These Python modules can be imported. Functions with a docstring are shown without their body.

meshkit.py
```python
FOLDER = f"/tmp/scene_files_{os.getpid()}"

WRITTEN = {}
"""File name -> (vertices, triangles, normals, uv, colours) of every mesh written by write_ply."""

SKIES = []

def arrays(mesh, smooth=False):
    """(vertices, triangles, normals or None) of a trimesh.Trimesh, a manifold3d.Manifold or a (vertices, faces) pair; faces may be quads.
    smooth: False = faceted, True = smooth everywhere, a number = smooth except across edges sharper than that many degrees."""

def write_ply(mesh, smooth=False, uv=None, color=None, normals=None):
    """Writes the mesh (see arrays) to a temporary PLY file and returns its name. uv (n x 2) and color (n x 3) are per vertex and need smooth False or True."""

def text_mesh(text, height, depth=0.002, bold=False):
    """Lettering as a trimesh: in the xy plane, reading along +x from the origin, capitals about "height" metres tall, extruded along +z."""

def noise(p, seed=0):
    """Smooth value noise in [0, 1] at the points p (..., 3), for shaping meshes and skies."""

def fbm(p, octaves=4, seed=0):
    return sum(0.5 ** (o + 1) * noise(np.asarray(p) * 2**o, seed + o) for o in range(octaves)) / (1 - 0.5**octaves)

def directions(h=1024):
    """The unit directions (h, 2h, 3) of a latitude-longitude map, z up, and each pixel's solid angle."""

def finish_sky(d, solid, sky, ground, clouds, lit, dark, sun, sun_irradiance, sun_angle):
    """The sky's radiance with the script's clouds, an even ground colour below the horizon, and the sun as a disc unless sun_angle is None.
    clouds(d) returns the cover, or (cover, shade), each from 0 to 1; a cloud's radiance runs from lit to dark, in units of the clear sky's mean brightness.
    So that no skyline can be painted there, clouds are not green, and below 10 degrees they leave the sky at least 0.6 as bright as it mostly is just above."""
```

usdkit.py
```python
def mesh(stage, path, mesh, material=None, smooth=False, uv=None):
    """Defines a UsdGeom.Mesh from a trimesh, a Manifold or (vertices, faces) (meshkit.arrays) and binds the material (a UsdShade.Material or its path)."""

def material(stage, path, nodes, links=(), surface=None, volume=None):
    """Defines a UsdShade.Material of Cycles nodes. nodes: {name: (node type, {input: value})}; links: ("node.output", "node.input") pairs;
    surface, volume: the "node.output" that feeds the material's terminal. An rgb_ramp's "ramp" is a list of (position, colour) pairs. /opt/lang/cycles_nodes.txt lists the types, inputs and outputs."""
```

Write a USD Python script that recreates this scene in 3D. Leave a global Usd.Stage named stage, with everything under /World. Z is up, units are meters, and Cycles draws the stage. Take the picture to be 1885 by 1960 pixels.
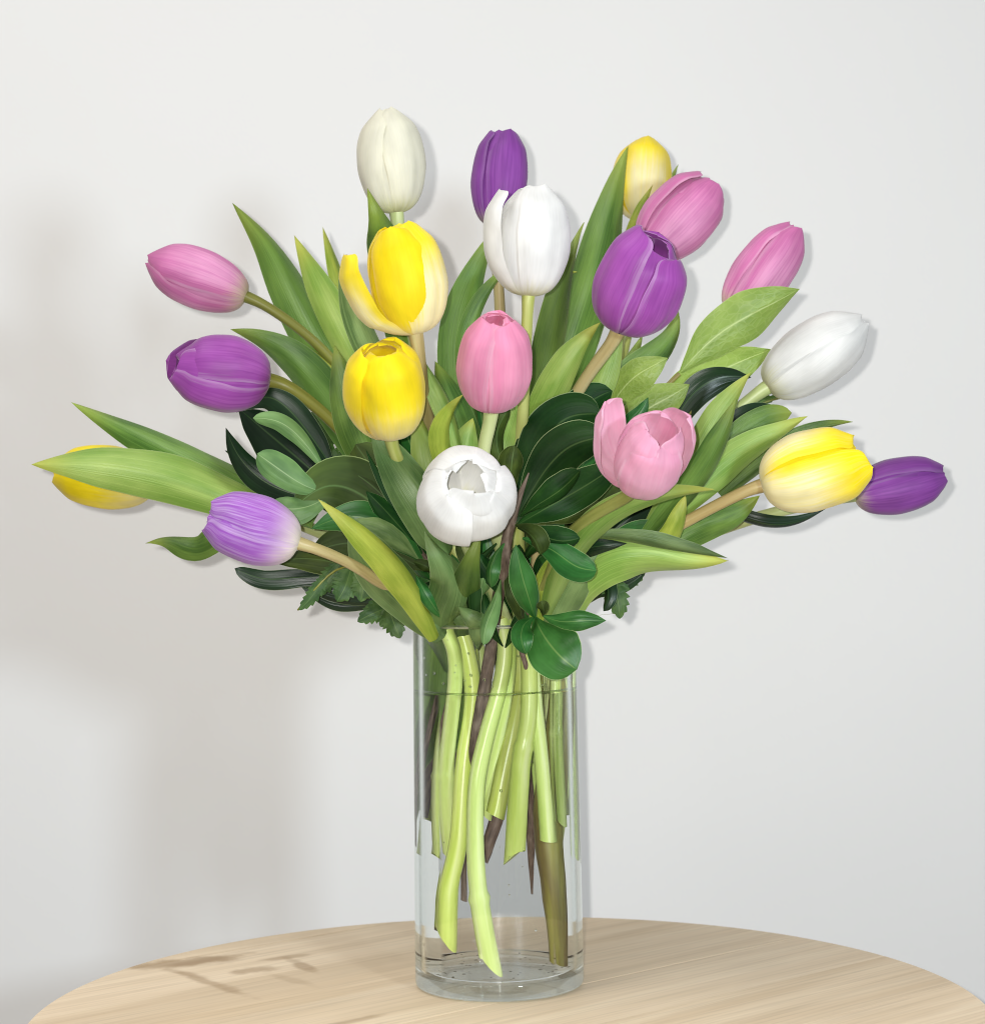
import math, numpy as np, trimesh, usdkit, meshkit
from pxr import Usd, UsdGeom, UsdLux, UsdShade, Gf, Sdf, Vt
from scipy.interpolate import CubicSpline, PchipInterpolator
from shapely.geometry import Point, box as sbox
from shapely import affinity

stage = Usd.Stage.CreateInMemory()
UsdGeom.SetStageUpAxis(stage, 'Z'); UsdGeom.SetStageMetersPerUnit(stage, 1.0)
UsdGeom.Xform.Define(stage, '/World'); UsdGeom.Scope.Define(stage, '/World/Looks')

# ------------------------------------------------------------------ camera
W0, H0, FPX = 1885.0, 1960.0, 3785.0          # measuring grid of the photograph
CAM = np.array([0, 0, 0.2998]); PITCH, ROLL = 28 / FPX, -0.0154
F_ = np.array([0, math.cos(PITCH), math.sin(PITCH)]); U0 = np.array([0, -math.sin(PITCH), math.cos(PITCH)]); R0 = np.array([1.0, 0, 0])
cr, sr = math.cos(ROLL), math.sin(ROLL)
R_ = cr * R0 + sr * U0; U_ = cr * U0 - sr * R0
cam = UsdGeom.Camera.Define(stage, '/World/camera')
cam.AddTransformOp().Set(Gf.Matrix4d(*[float(v) for v in (*R_, 0, *U_, 0, *(-F_), 0, *CAM, 1)]))
cam.CreateHorizontalApertureAttr(36.0); cam.CreateFocalLengthAttr(36.0 * FPX / W0)
cam.CreateFStopAttr(13.0); cam.CreateFocusDistanceAttr(1.235)
cam.CreateExposureAttr(0.07)
cam.CreateClippingRangeAttr(Gf.Vec2f(0.05, 100))

def at(px, py, d):
    """The point seen at a place of the photograph, d metres in front of the lens."""
    x, y = px - W0 / 2, py - H0 / 2
    v = F_ + (x / FPX) * R_ - (y / FPX) * U_
    return CAM + v * (d / v[1])
def size(px, d):
    return px / FPX * d

# ------------------------------------------------------------------ light: phone flash, cool lamp on the right, even room light
dome = UsdLux.DomeLight.Define(stage, '/World/room_light')
dm = usdkit.material(stage, '/World/Looks/room_light', {'b': ('background_shader', {'color': (1.0, 0.945, 0.895), 'strength': 0.21})}, [], surface='b.background')
UsdShade.MaterialBindingAPI.Apply(dome.GetPrim()).Bind(dm)
def disk(name, pos, target, radius, intensity, color):
    l = UsdLux.DiskLight.Define(stage, '/World/' + name)
    z = np.array(pos, float) - np.array(target, float); z /= np.linalg.norm(z)
    x = np.cross([0, 0, 1], z); x /= np.linalg.norm(x); y = np.cross(z, x)
    l.AddTransformOp().Set(Gf.Matrix4d(*[float(v) for v in (*x, 0, *y, 0, *z, 0, *pos, 1)]))
    l.CreateRadiusAttr(radius); l.CreateIntensityAttr(intensity); l.CreateColorAttr(Gf.Vec3f(*color)); l.CreateNormalizeAttr(False)
    return l
disk('flash_light', CAM + (-0.021, -0.004, 0.014), (0, 1.3, 0.3), 0.005, 47000.0, (1.0, 0.985, 0.95))
disk('side_lamp', (0.71, -0.10, 0.45), (-.3, 1.6, 0.40), 0.085, 180.0, (0.77, 0.895, 1.0))
ceil = UsdLux.RectLight.Define(stage, '/World/ceiling_lamp')
ceil.AddTransformOp().Set(Gf.Matrix4d(1, 0, 0, 0, 0, .995, .10, 0, 0, -.10, .995, 0, -.8, .45, 2.1, 1))
ceil.CreateWidthAttr(1.3); ceil.CreateHeightAttr(1.0); ceil.CreateIntensityAttr(8.0); ceil.CreateColorAttr(Gf.Vec3f(1.0, .98, .95)); ceil.CreateNormalizeAttr(False)

# ------------------------------------------------------------------ helpers
VC = np.array([float(at(956, 1870, 1.30)[0]), 1.30]); VH = 0.2365; WL = 0.1935      # the vase: centre, height, water level
def ro(z): return 0.0553 - 0.0019 * z / VH
names = {}
def numbered(path):
    k = names.get(path, -1) + 1; names[path] = k
    return path if k == 0 else f'{path}_{k:03d}'
class Node:
    def __init__(s, path, prim, org): s.path, s.prim, s.org = path, prim, np.array(org, float)
def thing(name, label, cat, loc, group=None):
    p = numbered('/World/' + name); x = UsdGeom.Xform.Define(stage, p); x.AddTranslateOp().Set(Gf.Vec3d(*map(float, loc)))
    q = x.GetPrim(); q.SetCustomDataByKey('label', label); q.SetCustomDataByKey('category', cat)
    if group: q.SetCustomDataByKey('group', group)
    return Node(p, q, loc)
def obj(name, mesh, m, parent=None, smooth=True, uv=None, label=None):
    v, f = (np.array(mesh.vertices), np.array(mesh.faces)) if hasattr(mesh, 'faces') else (np.asarray(mesh[0], float), np.asarray(mesh[1]))
    org = parent.org if parent else np.zeros(3)
    if parent is not None and parent.path.split('/')[2][:5] in ('tulip', 'leafy', 'broad', 'fern_') and (name in ('stem', 'twig', 'rachis') or (name == 'leaf' and v[:, 2].mean() < .2)):
        q = v[:, :2] - VC; rr = np.hypot(q[:, 0], q[:, 1]); lim = np.where(v[:, 2] < VH + .006, np.minimum(rr, ro(v[:, 2]) - .0042), rr)
        v = v.copy(); v[:, :2] = VC + q * (lim / np.maximum(rr, 1e-9))[:, None]
    p = numbered((parent.path if parent else '/World') + '/' + name)
    g = usdkit.mesh(stage, p, (v - org, f), m, smooth=smooth, uv=uv)
    g.CreateDoubleSidedAttr(True)
    if label: g.GetPrim().SetCustomDataByKey('label', label)
    return Node(p, g.GetPrim(), org)

def noise1(x, seed=0):
    x = np.asarray(x, float)
    return meshkit.noise(np.stack([x, x * 0 + seed * 3.7, x * 0 + 0.5], -1), seed) * 2 - 1
def spline(P, n):
    P = np.asarray(P, float)
    if len(P) == 2: return P[0] + (P[1] - P[0]) * np.linspace(0, 1, n)[:, None]
    s = np.r_[0, np.cumsum(np.linalg.norm(np.diff(P, axis=0), axis=1) ** 0.6)]
    c = CubicSpline(s, P, bc_type='natural')(np.linspace(0, s[-1], n * 4))
    a = np.r_[0, np.cumsum(np.linalg.norm(np.diff(c, axis=0), axis=1))]
    t = np.linspace(0, a[-1], n)
    return np.stack([np.interp(t, a, c[:, k]) for k in range(3)], 1)
def grid_faces(nu, nv, wrap=False):
    f = []
    for i in range(nv - 1):
        for j in range(nu if wrap else nu - 1):
            a, b = i * nu + j, i * nu + (j + 1) % nu
            f += [(a, b, b + nu), (a, b + nu, a + nu)]
    return np.array(f)
def tube(C, rad, n=12, lump=0.0, seed=0, cut=None):
    """Round stem along C with radius rad (array); flat or slanted end caps."""
    C = np.asarray(C, float); m = len(C); rad = np.broadcast_to(np.asarray(rad, float), (m,))
    T = np.gradient(C, axis=0); T /= np.linalg.norm(T, axis=1, keepdims=True)
    a = np.cross(T[0], [0.3, 1, 0.2]); a /= np.linalg.norm(a); V = []
    ang = np.linspace(0, 2 * np.pi, n, endpoint=False)
    for i in range(m):
        a = a - T[i] * (a @ T[i]); a /= np.linalg.norm(a); b = np.cross(T[i], a)
        rr = rad[i] * (1 + lump * noise1(ang * 1.0 + i * 0.45, seed))
        ring = C[i] + np.outer(np.cos(ang) * rr, a) + np.outer(np.sin(ang) * rr, b)
        if cut and i == m - 1: ring = ring + np.outer(np.cos(ang) * rad[i] * cut, T[i])
        V.append(ring)
    V = np.vstack(V); f = list(grid_faces(n, m, True))
    V = np.vstack([V, V[:n].mean(0), V[-n:].mean(0), V[:n], V[-n:]])
    k = m * n
    for j in range(n):
        f.append((k, k + 2 + (j + 1) % n, k + 2 + j)); f.append((k + 1, k + 2 + n + j, k + 2 + n + (j + 1) % n))
    uv = np.zeros((len(V), 2)); uv[:k, 0] = np.tile(np.arange(n) / n, m); uv[:k, 1] = np.repeat(np.linspace(0, 1, m), n); uv[k:, 1] = 1
    return (V, np.array(f)), uv

PROFILE = {
    'lance': ([0, .04, .12, .3, .5, .75, 1], [.0, .16, .42, .85, 1, .86, .45]),
    'blade': ([0, .03, .1, .3, .6, .85, 1], [.0, .16, .42, .8, 1, .9, .4]),
    'oval': ([0, .02, .07, .18, .36, .62, .86, 1], [0, .3, .62, .9, 1, .72, .28, .08]),
    'ellip': ([0, .04, .15, .42, .7, .9, 1], [0, .16, .55, 1, .82, .32, .06]),
    'fern': ([0, .05, .25, .6, .9, 1], [0, .25, .75, 1, .7, .2]),
}
def leaf(parent, pts, wpx, mat, kind='lance', twist=0, cup=0.25, fold=0.0, wave=0.0, teeth=0, name='leaf', seed=None, nu=11, nv=34, label=None, rib=False):
    """A leaf blade; pts run from tip to base as (x, y, depth); twist 0 turns the face to the front."""
    seed = int(abs(pts[0][0] * 7 + pts[0][1] * 3)) % 997 if seed is None else seed
    if teeth: nv = max(nv, 10 * teeth)
    C = spline([at(*p) for p in pts], nv); d = np.mean([p[2] for p in pts]); w = size(wpx, d) / 2
    s = np.linspace(0, 1, nv); s = s
    prof = PchipInterpolator(*PROFILE[kind])(s)
    T = np.gradient(C, axis=0); T /= np.linalg.norm(T, axis=1, keepdims=True)
    view = C - CAM; view /= np.linalg.norm(view, axis=1, keepdims=True)
    S = np.cross(T, view); S /= np.linalg.norm(S, axis=1, keepdims=True)
    tw = np.radians(np.interp(s, np.linspace(0, 1, len(np.atleast_1d(twist))), np.atleast_1d(twist)))[:, None] if np.ndim(twist) else np.full((nv, 1), np.radians(twist))
    N = np.cross(S, T)
    S2 = S * np.cos(tw) + N * np.sin(tw); N2 = np.cross(S2, T)                 # N2 towards the viewer at twist 0
    u = np.linspace(-1, 1, nu); V = np.zeros((nv, nu, 3))
    for j, uu in enumerate(u):
        ww = prof.copy()
        ww *= 1 + 0.09 * noise1(s * 5 + (uu > 0) * 9, seed)
        if teeth: ww *= 1 - 0.34 * ((s * teeth + 0.15 * (uu > 0)) % 1.0) * min(1, abs(uu))
        lat = w * ww * uu * (1 - 0.16 * abs(cup) * uu * uu)
        off = w * ww * (cup * uu * uu + fold * abs(uu)) + w * wave * np.sin(s * 9 + seed + (uu > 0) * 1.9) * uu * uu * np.sqrt(np.clip(ww, 0, 1))
        off = off + w * 0.10 * noise1(s * 5 + uu * 1.1, seed + 5)
        V[:, j] = C + S2 * lat[:, None] + N2 * off[:, None]
    if rib: V[:, nu // 2] -= N2 * (w * prof * 0.05)[:, None]
    uv = np.stack(np.meshgrid((u + 1) / 2, s), -1).reshape(-1, 2)
    return obj(name, (V.reshape(-1, 3), grid_faces(nu, nv)), mat, parent, True, uv, label)

def petal(C0, frame, L, R, phi0, outer, opening, seed, flare=0, lenf=1.0, wid=1.0, curl=0.0, nu=21, nv=36):
    """One tulip petal of a cup of height L and radius R about frame's z."""
    X, Y, Z = frame
    top = 0.12 + 0.86 * opening
    pr = np.array([0.08, .40, .68, .90, 1.0, .955, .76 + .20 * opening, .46 * top + .36 + .06 * opening, top * 0.85]); pz = np.array([0.0, .022, .095, .25, .44, .62, .80, .92, 1.0])
    a = np.r_[0, np.cumsum(np.hypot(np.diff(pr * R), np.diff(pz * L)))]; a /= a[-1]
    t = 1 - (1 - np.linspace(0, 1, nv) ** 0.9) ** 1.2
    r = PchipInterpolator(a, pr)(t) * R; z = PchipInterpolator(a, pz)(t) * L * (1 + (lenf - 1) * t)
    shape = PchipInterpolator([0, .1, .3, .55, .75, .88, .95, .985, 1], [.16, .42, .82, 1.0, .93, .75, .56, .34, .0])(t)
    u = np.linspace(-1, 1, nu); V = np.zeros((nv, nu, 3)); rs = np.random.RandomState(seed)
    k = (1.0 if outer else 0.875); side = 0.055
    lenf = lenf * rs.uniform(.93, 1.05); wid = wid * (rs.uniform(.99, 1.10) if outer else rs.uniform(.95, 1.05)); flare = flare + (rs.uniform(-1.5, 9) * (.15 + opening) if outer else rs.uniform(-3, 3) * opening)
    n1, n2 = rs.rand() * 9, rs.rand() * 9
    skew = (rs.rand() - .5) * 0.25
    for j, uu in enumerate(u):
        h = R * 1.02 * wid * shape * (1 + 0.05 * noise1(t * 4 + n1 + (uu > 0) * 5, seed % 50))
        ang = uu * np.minimum(h / np.maximum(r, R * 0.33), 1.28) + skew * t * t * 0.5
        rho = r * (k + side * uu * (0.3 + t)) * (1 - (0.10 if outer else 0.03) * uu * uu)
        rho = rho + R * 0.062 * noise1(t * 2.6 + uu * 1.5 + n2, seed % 50 + 3) * np.sqrt(t)
        rho = rho - R * (0.035 if outer else 0.02) * np.exp(-(uu / .13) ** 2) * np.sin(np.pi * np.clip(t, 0, 1))
        rho = rho + R * 0.11 * opening * noise1(uu * 3.2 + n2 + 4, seed % 50 + 13) * t ** 5
        rho = rho + R * 0.10 * curl * t ** 4 + R * 0.012 * noise1(uu * 5 + n1 + t * .6, seed % 50 + 11) * np.sin(np.pi * np.clip(t, 0, 1))
        edge = R * (0.035 * (outer) + 0.0) * np.abs(uu) ** 5 * np.sin(np.pi * np.clip(t, 0, 1)) + R * 0.075 * noise1(t * 8 + uu * 2 + n1, seed % 50 + 7) * uu * uu * t
        V[:, j, 0], V[:, j, 1], V[:, j, 2] = (rho + edge) * np.cos(ang), (rho + edge) * np.sin(ang), z - L * 0.035 * np.abs(uu) ** 1.5 * t * (1 - shape)
    if flare:
        fa = np.radians(flare) * np.clip(t / 0.35, 0, 1)[:, None] ** 1.3
        x, zz = V[..., 0] - R * 0.25, V[..., 2].copy()
        V[..., 0], V[..., 2] = R * 0.25 + x * np.cos(fa) + zz * np.sin(fa), zz * np.cos(fa) - x * np.sin(fa)
    c, s_ = math.cos(phi0), math.sin(phi0)
    x, y = V[..., 0] * c - V[..., 1] * s_, V[..., 0] * s_ + V[..., 1] * c
    P = C0 + x[..., None] * X + y[..., None] * Y + V[..., 2:3] * Z
    uv = np.stack(np.meshgrid((u + 1) / 2, t), -1).reshape(-1, 2)
    return (P.reshape(-1, 3), grid_faces(nu, nv)), uv

# ------------------------------------------------------------------ materials
M = {}
def mat(name, nodes, links, surface):
    M[name] = usdkit.material(stage, '/World/Looks/' + name, nodes, links, surface=surface); return M[name]
def N_uv():
    return {'uv': ('texture_coordinate', {}), 'sx': ('separate_xyz', {}), 'oi': ('object_info', {})}, [('uv.UV', 'sx.vector')]

def petal_mat(name, main, centre, base, vein, kc=0.0, cw=(.16, .46), vc=(0.1, 0.75), kb=(0.02, 0.26), kv=0.3, trans=0.3, rough=0.55, ke=0.0, bs=0.22):
    n, l = N_uv()
    n |= {'uc': ('math', {'math_type': 'subtract', 'value2': 0.5}), 'ua': ('math', {'math_type': 'absolute'}),
          'rz': ('math', {'math_type': 'multiply', 'value2': 37.0}), 'cv': ('combine_xyz', {}), 'mp': ('mapping', {'scale': (26.0, 1.6, 1.0)}),
          'no': ('noise_texture', {'scale': 1.0, 'detail': 4.0, 'roughness': 0.6}), 'st': ('map_range', {'from_min': .42, 'from_max': .68, 'to_min': 0.0, 'to_max': kv, 'clamp': True}),
          'no2': ('noise_texture', {'scale': 3.0, 'detail': 2.0}),
          'wob': ('math', {'math_type': 'multiply_add', 'value2': 0.26, 'value3': -0.13}),
          'ue': ('math', {'math_type': 'add'}), 've': ('math', {'math_type': 'add'}),
          'fc': ('map_range', {'range_type': 'smoothstep', 'from_min': cw[0], 'from_max': cw[1], 'to_min': kc, 'to_max': 0.0, 'clamp': True}),
          'fv': ('map_range', {'range_type': 'smoothstep', 'from_min': vc[0], 'from_max': vc[1], 'to_min': 1.0, 'to_max': 0.0, 'clamp': True}),
          'fm': ('math', {'math_type': 'multiply'}),
          'fb': ('map_range', {'range_type': 'smoothstep', 'from_min': kb[0], 'from_max': kb[1], 'to_min': 1.0, 'to_max': 0.0, 'clamp': True}),
          'c1': ('mix', {'color1': main, 'color2': centre}), 'c2': ('mix', {'color2': vein}), 'c3': ('mix', {'color2': base}), 'fe': ('map_range', {'range_type': 'smoothstep', 'from_min': .40, 'from_max': .50, 'to_min': 0.0, 'to_max': ke, 'clamp': True}), 'ce': ('mix', {'color2': tuple(.35 + .62 * x for x in centre) if ke else main}),
          'nf': ('noise_texture', {'scale': 1.0, 'detail': 3.0, 'roughness': .7}), 'mf': ('mapping', {'scale': (95.0, 5.0, 1.0)}), 'ff': ('map_range', {'from_min': .3, 'from_max': .7, 'to_min': .955, 'to_max': 1.03, 'clamp': True}), 'hvm': ('math', {'math_type': 'multiply'}), 'fl': ('map_range', {'from_min': .3, 'from_max': .7, 'to_min': .86, 'to_max': 1.07, 'clamp': True}), 'hvl': ('math', {'math_type': 'multiply'}),
          'bp': ('bump', {'strength': bs, 'distance': 0.0007}),
          'hs': ('hsv', {}), 'hv': ('map_range', {'to_min': .94, 'to_max': 1.05}),
          'p': ('principled_bsdf', {'roughness': rough, 'specular_ior_level': 0.2, 'sheen_weight': 0.18, 'sheen_roughness': 0.45}),
          't': ('translucent_bsdf', {}), 'm': ('mix_closure', {'fac': trans})}
    l += [('sx.x', 'uc.value1'), ('uc.value', 'ua.value1'), ('oi.random', 'rz.value1'), ('sx.x', 'cv.x'), ('sx.y', 'cv.y'), ('rz.value', 'cv.z'), ('cv.vector', 'mp.vector'), ('mp.vector', 'no.vector'),
          ('cv.vector', 'no2.vector'), ('no.fac', 'wob.value1'), ('ua.value', 'ue.value1'), ('wob.value', 'ue.value2'), ('sx.y', 've.value1'), ('wob.value', 've.value2'),
          ('no.fac', 'st.value'), ('ue.value', 'fc.value'), ('ve.value', 'fv.value'), ('fc.result', 'fm.value1'), ('fv.result', 'fm.value2'), ('fm.value', 'c1.fac'),
          ('c1.color', 'c2.color1'), ('st.result', 'c2.fac'), ('c2.color', 'c3.color1'), ('ve.value', 'fb.value'), ('fb.result', 'c3.fac'),
          ('c3.color', 'ce.color1'), ('ue.value', 'fe.value'), ('fe.result', 'ce.fac'), ('ce.color', 'hs.color'), ('cv.vector', 'mf.vector'), ('mf.vector', 'nf.vector'), ('nf.fac', 'ff.value'), ('ff.result', 'hvm.value1'), ('hv.result', 'hvm.value2'), ('oi.random', 'hv.value'), ('no2.fac', 'fl.value'), ('fl.result', 'hvl.value1'), ('hvm.value', 'hvl.value2'), ('hvl.value', 'hs.value'), ('hs.color', 'p.base_color'), ('hs.color', 't.color'), ('no.fac', 'bp.height'), ('bp.normal', 'p.normal'), ('p.BSDF', 'm.closure1'), ('t.BSDF', 'm.closure2')]
    return mat(name, n, l, 'm.closure')

petal_mat('white_petal', (.88, .875, .86), (.90, .895, .88), (.74, .72, .45), (.75, .745, .69), kc=.6, kv=.15, trans=.4, bs=.12)
petal_mat('cream_petal', (.85, .83, .70), (.87, .85, .74), (.70, .70, .36), (.78, .77, .58), kc=.6, kv=.25, trans=.36, bs=.14)
petal_mat('yellow_petal', (.92, .72, .008), (.92, .78, .12), (.90, .83, .45), (.94, .76, .02), kc=.5, vc=(.3, .7), kb=(.05, .40), kv=.4, trans=.3)
petal_mat('lemon_petal', (.95, .78, .008), (.92, .80, .15), (.88, .80, .40), (.94, .76, .02), kc=.5, vc=(.3, .7), kb=(.10, .58), kv=.4, trans=.3)
petal_mat('butter_petal', (.95, .77, .010), (.90, .84, .52), (.88, .82, .50), (.93, .80, .20), kc=.95, cw=(.20, .46), vc=(.46, .82), kb=(.05, .40), kv=.35, trans=.28)
petal_mat('yellow_inner_petal', (.95, .76, .008), (.92, .76, .05), (.88, .78, .30), (.95, .78, .02), kc=.3, kv=.5, trans=.35)
petal_mat('purple_petal', (.35, .075, .38), (.44, .12, .47), (.78, .70, .46), (.26, .045, .30), kc=.8, vc=(.3, .95), kb=(.0, .16), kv=.55, trans=.25, rough=.46, ke=0.42)
petal_mat('violet_petal', (.27, .066, .36), (.34, .10, .43), (.60, .52, .40), (.15, .03, .22), kc=.7, vc=(.3, .95), kb=(.0, .26), kv=.5, trans=.32, rough=.5, ke=0.2)
petal_mat('lilac_petal', (.36, .11, .52), (.46, .19, .60), (.90, .85, .72), (.66, .46, .78), kc=.6, kb=(.02, .46), kv=.7, trans=.3, rough=.46, ke=0.42)
petal_mat('pink_petal', (.86, .34, .52), (.90, .47, .63), (.80, .60, .52), (.72, .22, .42), kc=.8, vc=(.3, .95), kb=(.0, .16), kv=.3, trans=.38, ke=0.42)
petal_mat('rose_petal', (.66, .19, .43), (.80, .38, .60), (.82, .72, .50), (.52, .13, .36), kc=.85, vc=(.4, 1.), kb=(.0, .26), kv=.45, trans=.28, ke=0.42)
petal_mat('pale_pink_petal', (.90, .46, .63), (.92, .60, .73), (.84, .60, .58), (.80, .34, .52), kc=.7, vc=(.3, 1.), kb=(.0, .14), kv=.3, trans=.38, ke=0.42)

def leaf_mat(name, c_a, c_b, c_edge, vein=0.35, veins=58.0, rough=.38, spec=.5, trans=.3, tipc=None, edge=(.965, .99), rib=None, net=0.0, trc=None):
    """Parallel-veined or net-veined leaf: c_a to c_b in patches, c_edge the pale rim, rib the pale midrib."""
    n, l = N_uv()
    n |= {'uc': ('math', {'math_type': 'subtract', 'value2': 0.5}), 'ua': ('math', {'math_type': 'absolute'}), 'u2': ('math', {'math_type': 'multiply', 'value2': 2.0}),
          'rz': ('math', {'math_type': 'multiply', 'value2': 41.0}), 'cv': ('combine_xyz', {}), 'mp': ('mapping', {'scale': (veins, 0.9, 1.0)}), 'mq': ('mapping', {'scale': (2.2, 3.0, 1.0)}),
          'no': ('noise_texture', {'scale': 1.0, 'detail': 3.0}), 'no2': ('noise_texture', {'scale': 1.0, 'detail': 3.0}),
          'f1': ('map_range', {'from_min': .36, 'from_max': .66, 'clamp': True}), 'c1': ('mix', {'color1': c_a, 'color2': c_b}),
          'f2': ('map_range', {'from_min': .5, 'from_max': .75, 'to_min': 0.0, 'to_max': vein, 'clamp': True}), 'c2': ('mix', {'color2': tuple(min(1, x * 1.5 + .01) for x in c_b)}),
          'f3': ('map_range', {'from_min': edge[0], 'from_max': edge[1], 'to_min': 0.0, 'to_max': 0.6, 'clamp': True}), 'c3': ('mix', {'color2': c_edge}),
          'fr': ('map_range', {'from_min': 0.0, 'from_max': .05, 'to_min': 0.9 if rib else 0.0, 'to_max': 0.0, 'clamp': True}), 'c4': ('mix', {'color2': rib or c_b}),
          'ft': ('map_range', {'range_type': 'smoothstep', 'from_min': 0.0, 'from_max': .22, 'to_min': .8 if tipc else 0.0, 'to_max': 0.0, 'clamp': True}), 'c5': ('mix', {'color2': tipc or c_b}),
          'hs': ('hsv', {}), 'hv': ('map_range', {'to_min': .8, 'to_max': 1.22}), 'hh': ('map_range', {'to_min': .49, 'to_max': .51}), 'oi2': ('math', {'math_type': 'multiply', 'value2': 7.13}), 'oi3': ('math', {'math_type': 'fraction'}),
          'bp': ('bump', {'strength': 0.5, 'distance': 0.0008}),
          'p': ('principled_bsdf', {'roughness': rough, 'specular_ior_level': spec}), 't': ('translucent_bsdf', {}), 'tc': ('mix', {'mix_type': 'multiply', 'fac': 1.0, 'color2': trc or (1.05, 1.0, .45)}), 'm': ('mix_closure', {'fac': trans})}
    l += [('sx.x', 'uc.value1'), ('uc.value', 'ua.value1'), ('ua.value', 'u2.value1'), ('oi.random', 'rz.value1'), ('sx.x', 'cv.x'), ('sx.y', 'cv.y'), ('rz.value', 'cv.z'),
          ('cv.vector', 'mp.vector'), ('cv.vector', 'mq.vector'), ('mp.vector', 'no.vector'), ('mq.vector', 'no2.vector'),
          ('no2.fac', 'f1.value'), ('f1.result', 'c1.fac'), ('c1.color', 'c2.color1'), ('no.fac', 'f2.value'), ('f2.result', 'c2.fac'),
          ('c2.color', 'c5.color1'), ('sx.y', 'ft.value'), ('ft.result', 'c5.fac'), ('c5.color', 'c4.color1'), ('u2.value', 'fr.value'), ('fr.result', 'c4.fac'),
          ('c4.color', 'c3.color1'), ('u2.value', 'f3.value'), ('f3.result', 'c3.fac'), ('c3.color', 'hs.color'), ('oi.random', 'hv.value'), ('hv.result', 'hs.value'),
          ('oi.random', 'oi2.value1'), ('oi2.value', 'oi3.value1'), ('oi3.value', 'hh.value'), ('hh.result', 'hs.hue'),
          ('hs.color', 'p.base_color'), ('hs.color', 'tc.color1'), ('tc.color', 't.color'), ('bp.normal', 'p.normal'), ('p.BSDF', 'm.closure1'), ('t.BSDF', 'm.closure2')]
    if net:
        n |= {'mv': ('mapping', {'scale': (9.0, 15.0, 1.0)}), 'vo': ('voronoi_texture', {'feature': 'distance_to_edge', 'scale': 1.0}), 'nv': ('map_range', {'from_min': 0.0, 'from_max': .09, 'to_min': net, 'to_max': 0.0, 'clamp': True}), 'c6': ('mix', {'color2': rib or c_edge})}
        l = [x for x in l if x[1] != 'c3.color1'] + [('cv.vector', 'mv.vector'), ('mv.vector', 'vo.vector'), ('vo.distance', 'nv.value'), ('c4.color', 'c6.color1'), ('nv.result', 'c6.fac'), ('c6.color', 'c3.color1'), ('vo.distance', 'bp.height')]
    else:
        l += [('no.fac', 'bp.height')]
    return mat(name, n, l, 'm.closure')

leaf_mat('tulip_leaf', (.055, .130, .020), (.15, .27, .05), (.30, .42, .16), tipc=(.30, .38, .06))
leaf_mat('light_tulip_leaf', (.20, .355, .06), (.36, .50, .13), (.45, .55, .25), tipc=(.50, .52, .09))
leaf_mat('grey_tulip_leaf', (.075, .145, .04), (.18, .275, .095), (.36, .46, .24), trans=.22)
leaf_mat('yellow_green_leaf', (.22, .32, .03), (.42, .49, .075), (.48, .52, .14), tipc=(.52, .52, .10))
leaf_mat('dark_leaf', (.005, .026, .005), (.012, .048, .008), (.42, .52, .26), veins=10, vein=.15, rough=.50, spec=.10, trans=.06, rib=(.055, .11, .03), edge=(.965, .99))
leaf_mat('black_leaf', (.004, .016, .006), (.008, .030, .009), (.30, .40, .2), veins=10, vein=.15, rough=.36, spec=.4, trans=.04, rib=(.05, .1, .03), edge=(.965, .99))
leaf_mat('glossy_leaf', (.014, .075, .012), (.03, .13, .024), (.45, .56, .26), veins=10, vein=.2, rough=.40, spec=.32, trans=.1, rib=(.12, .22, .06), edge=(.97, .99))
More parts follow.
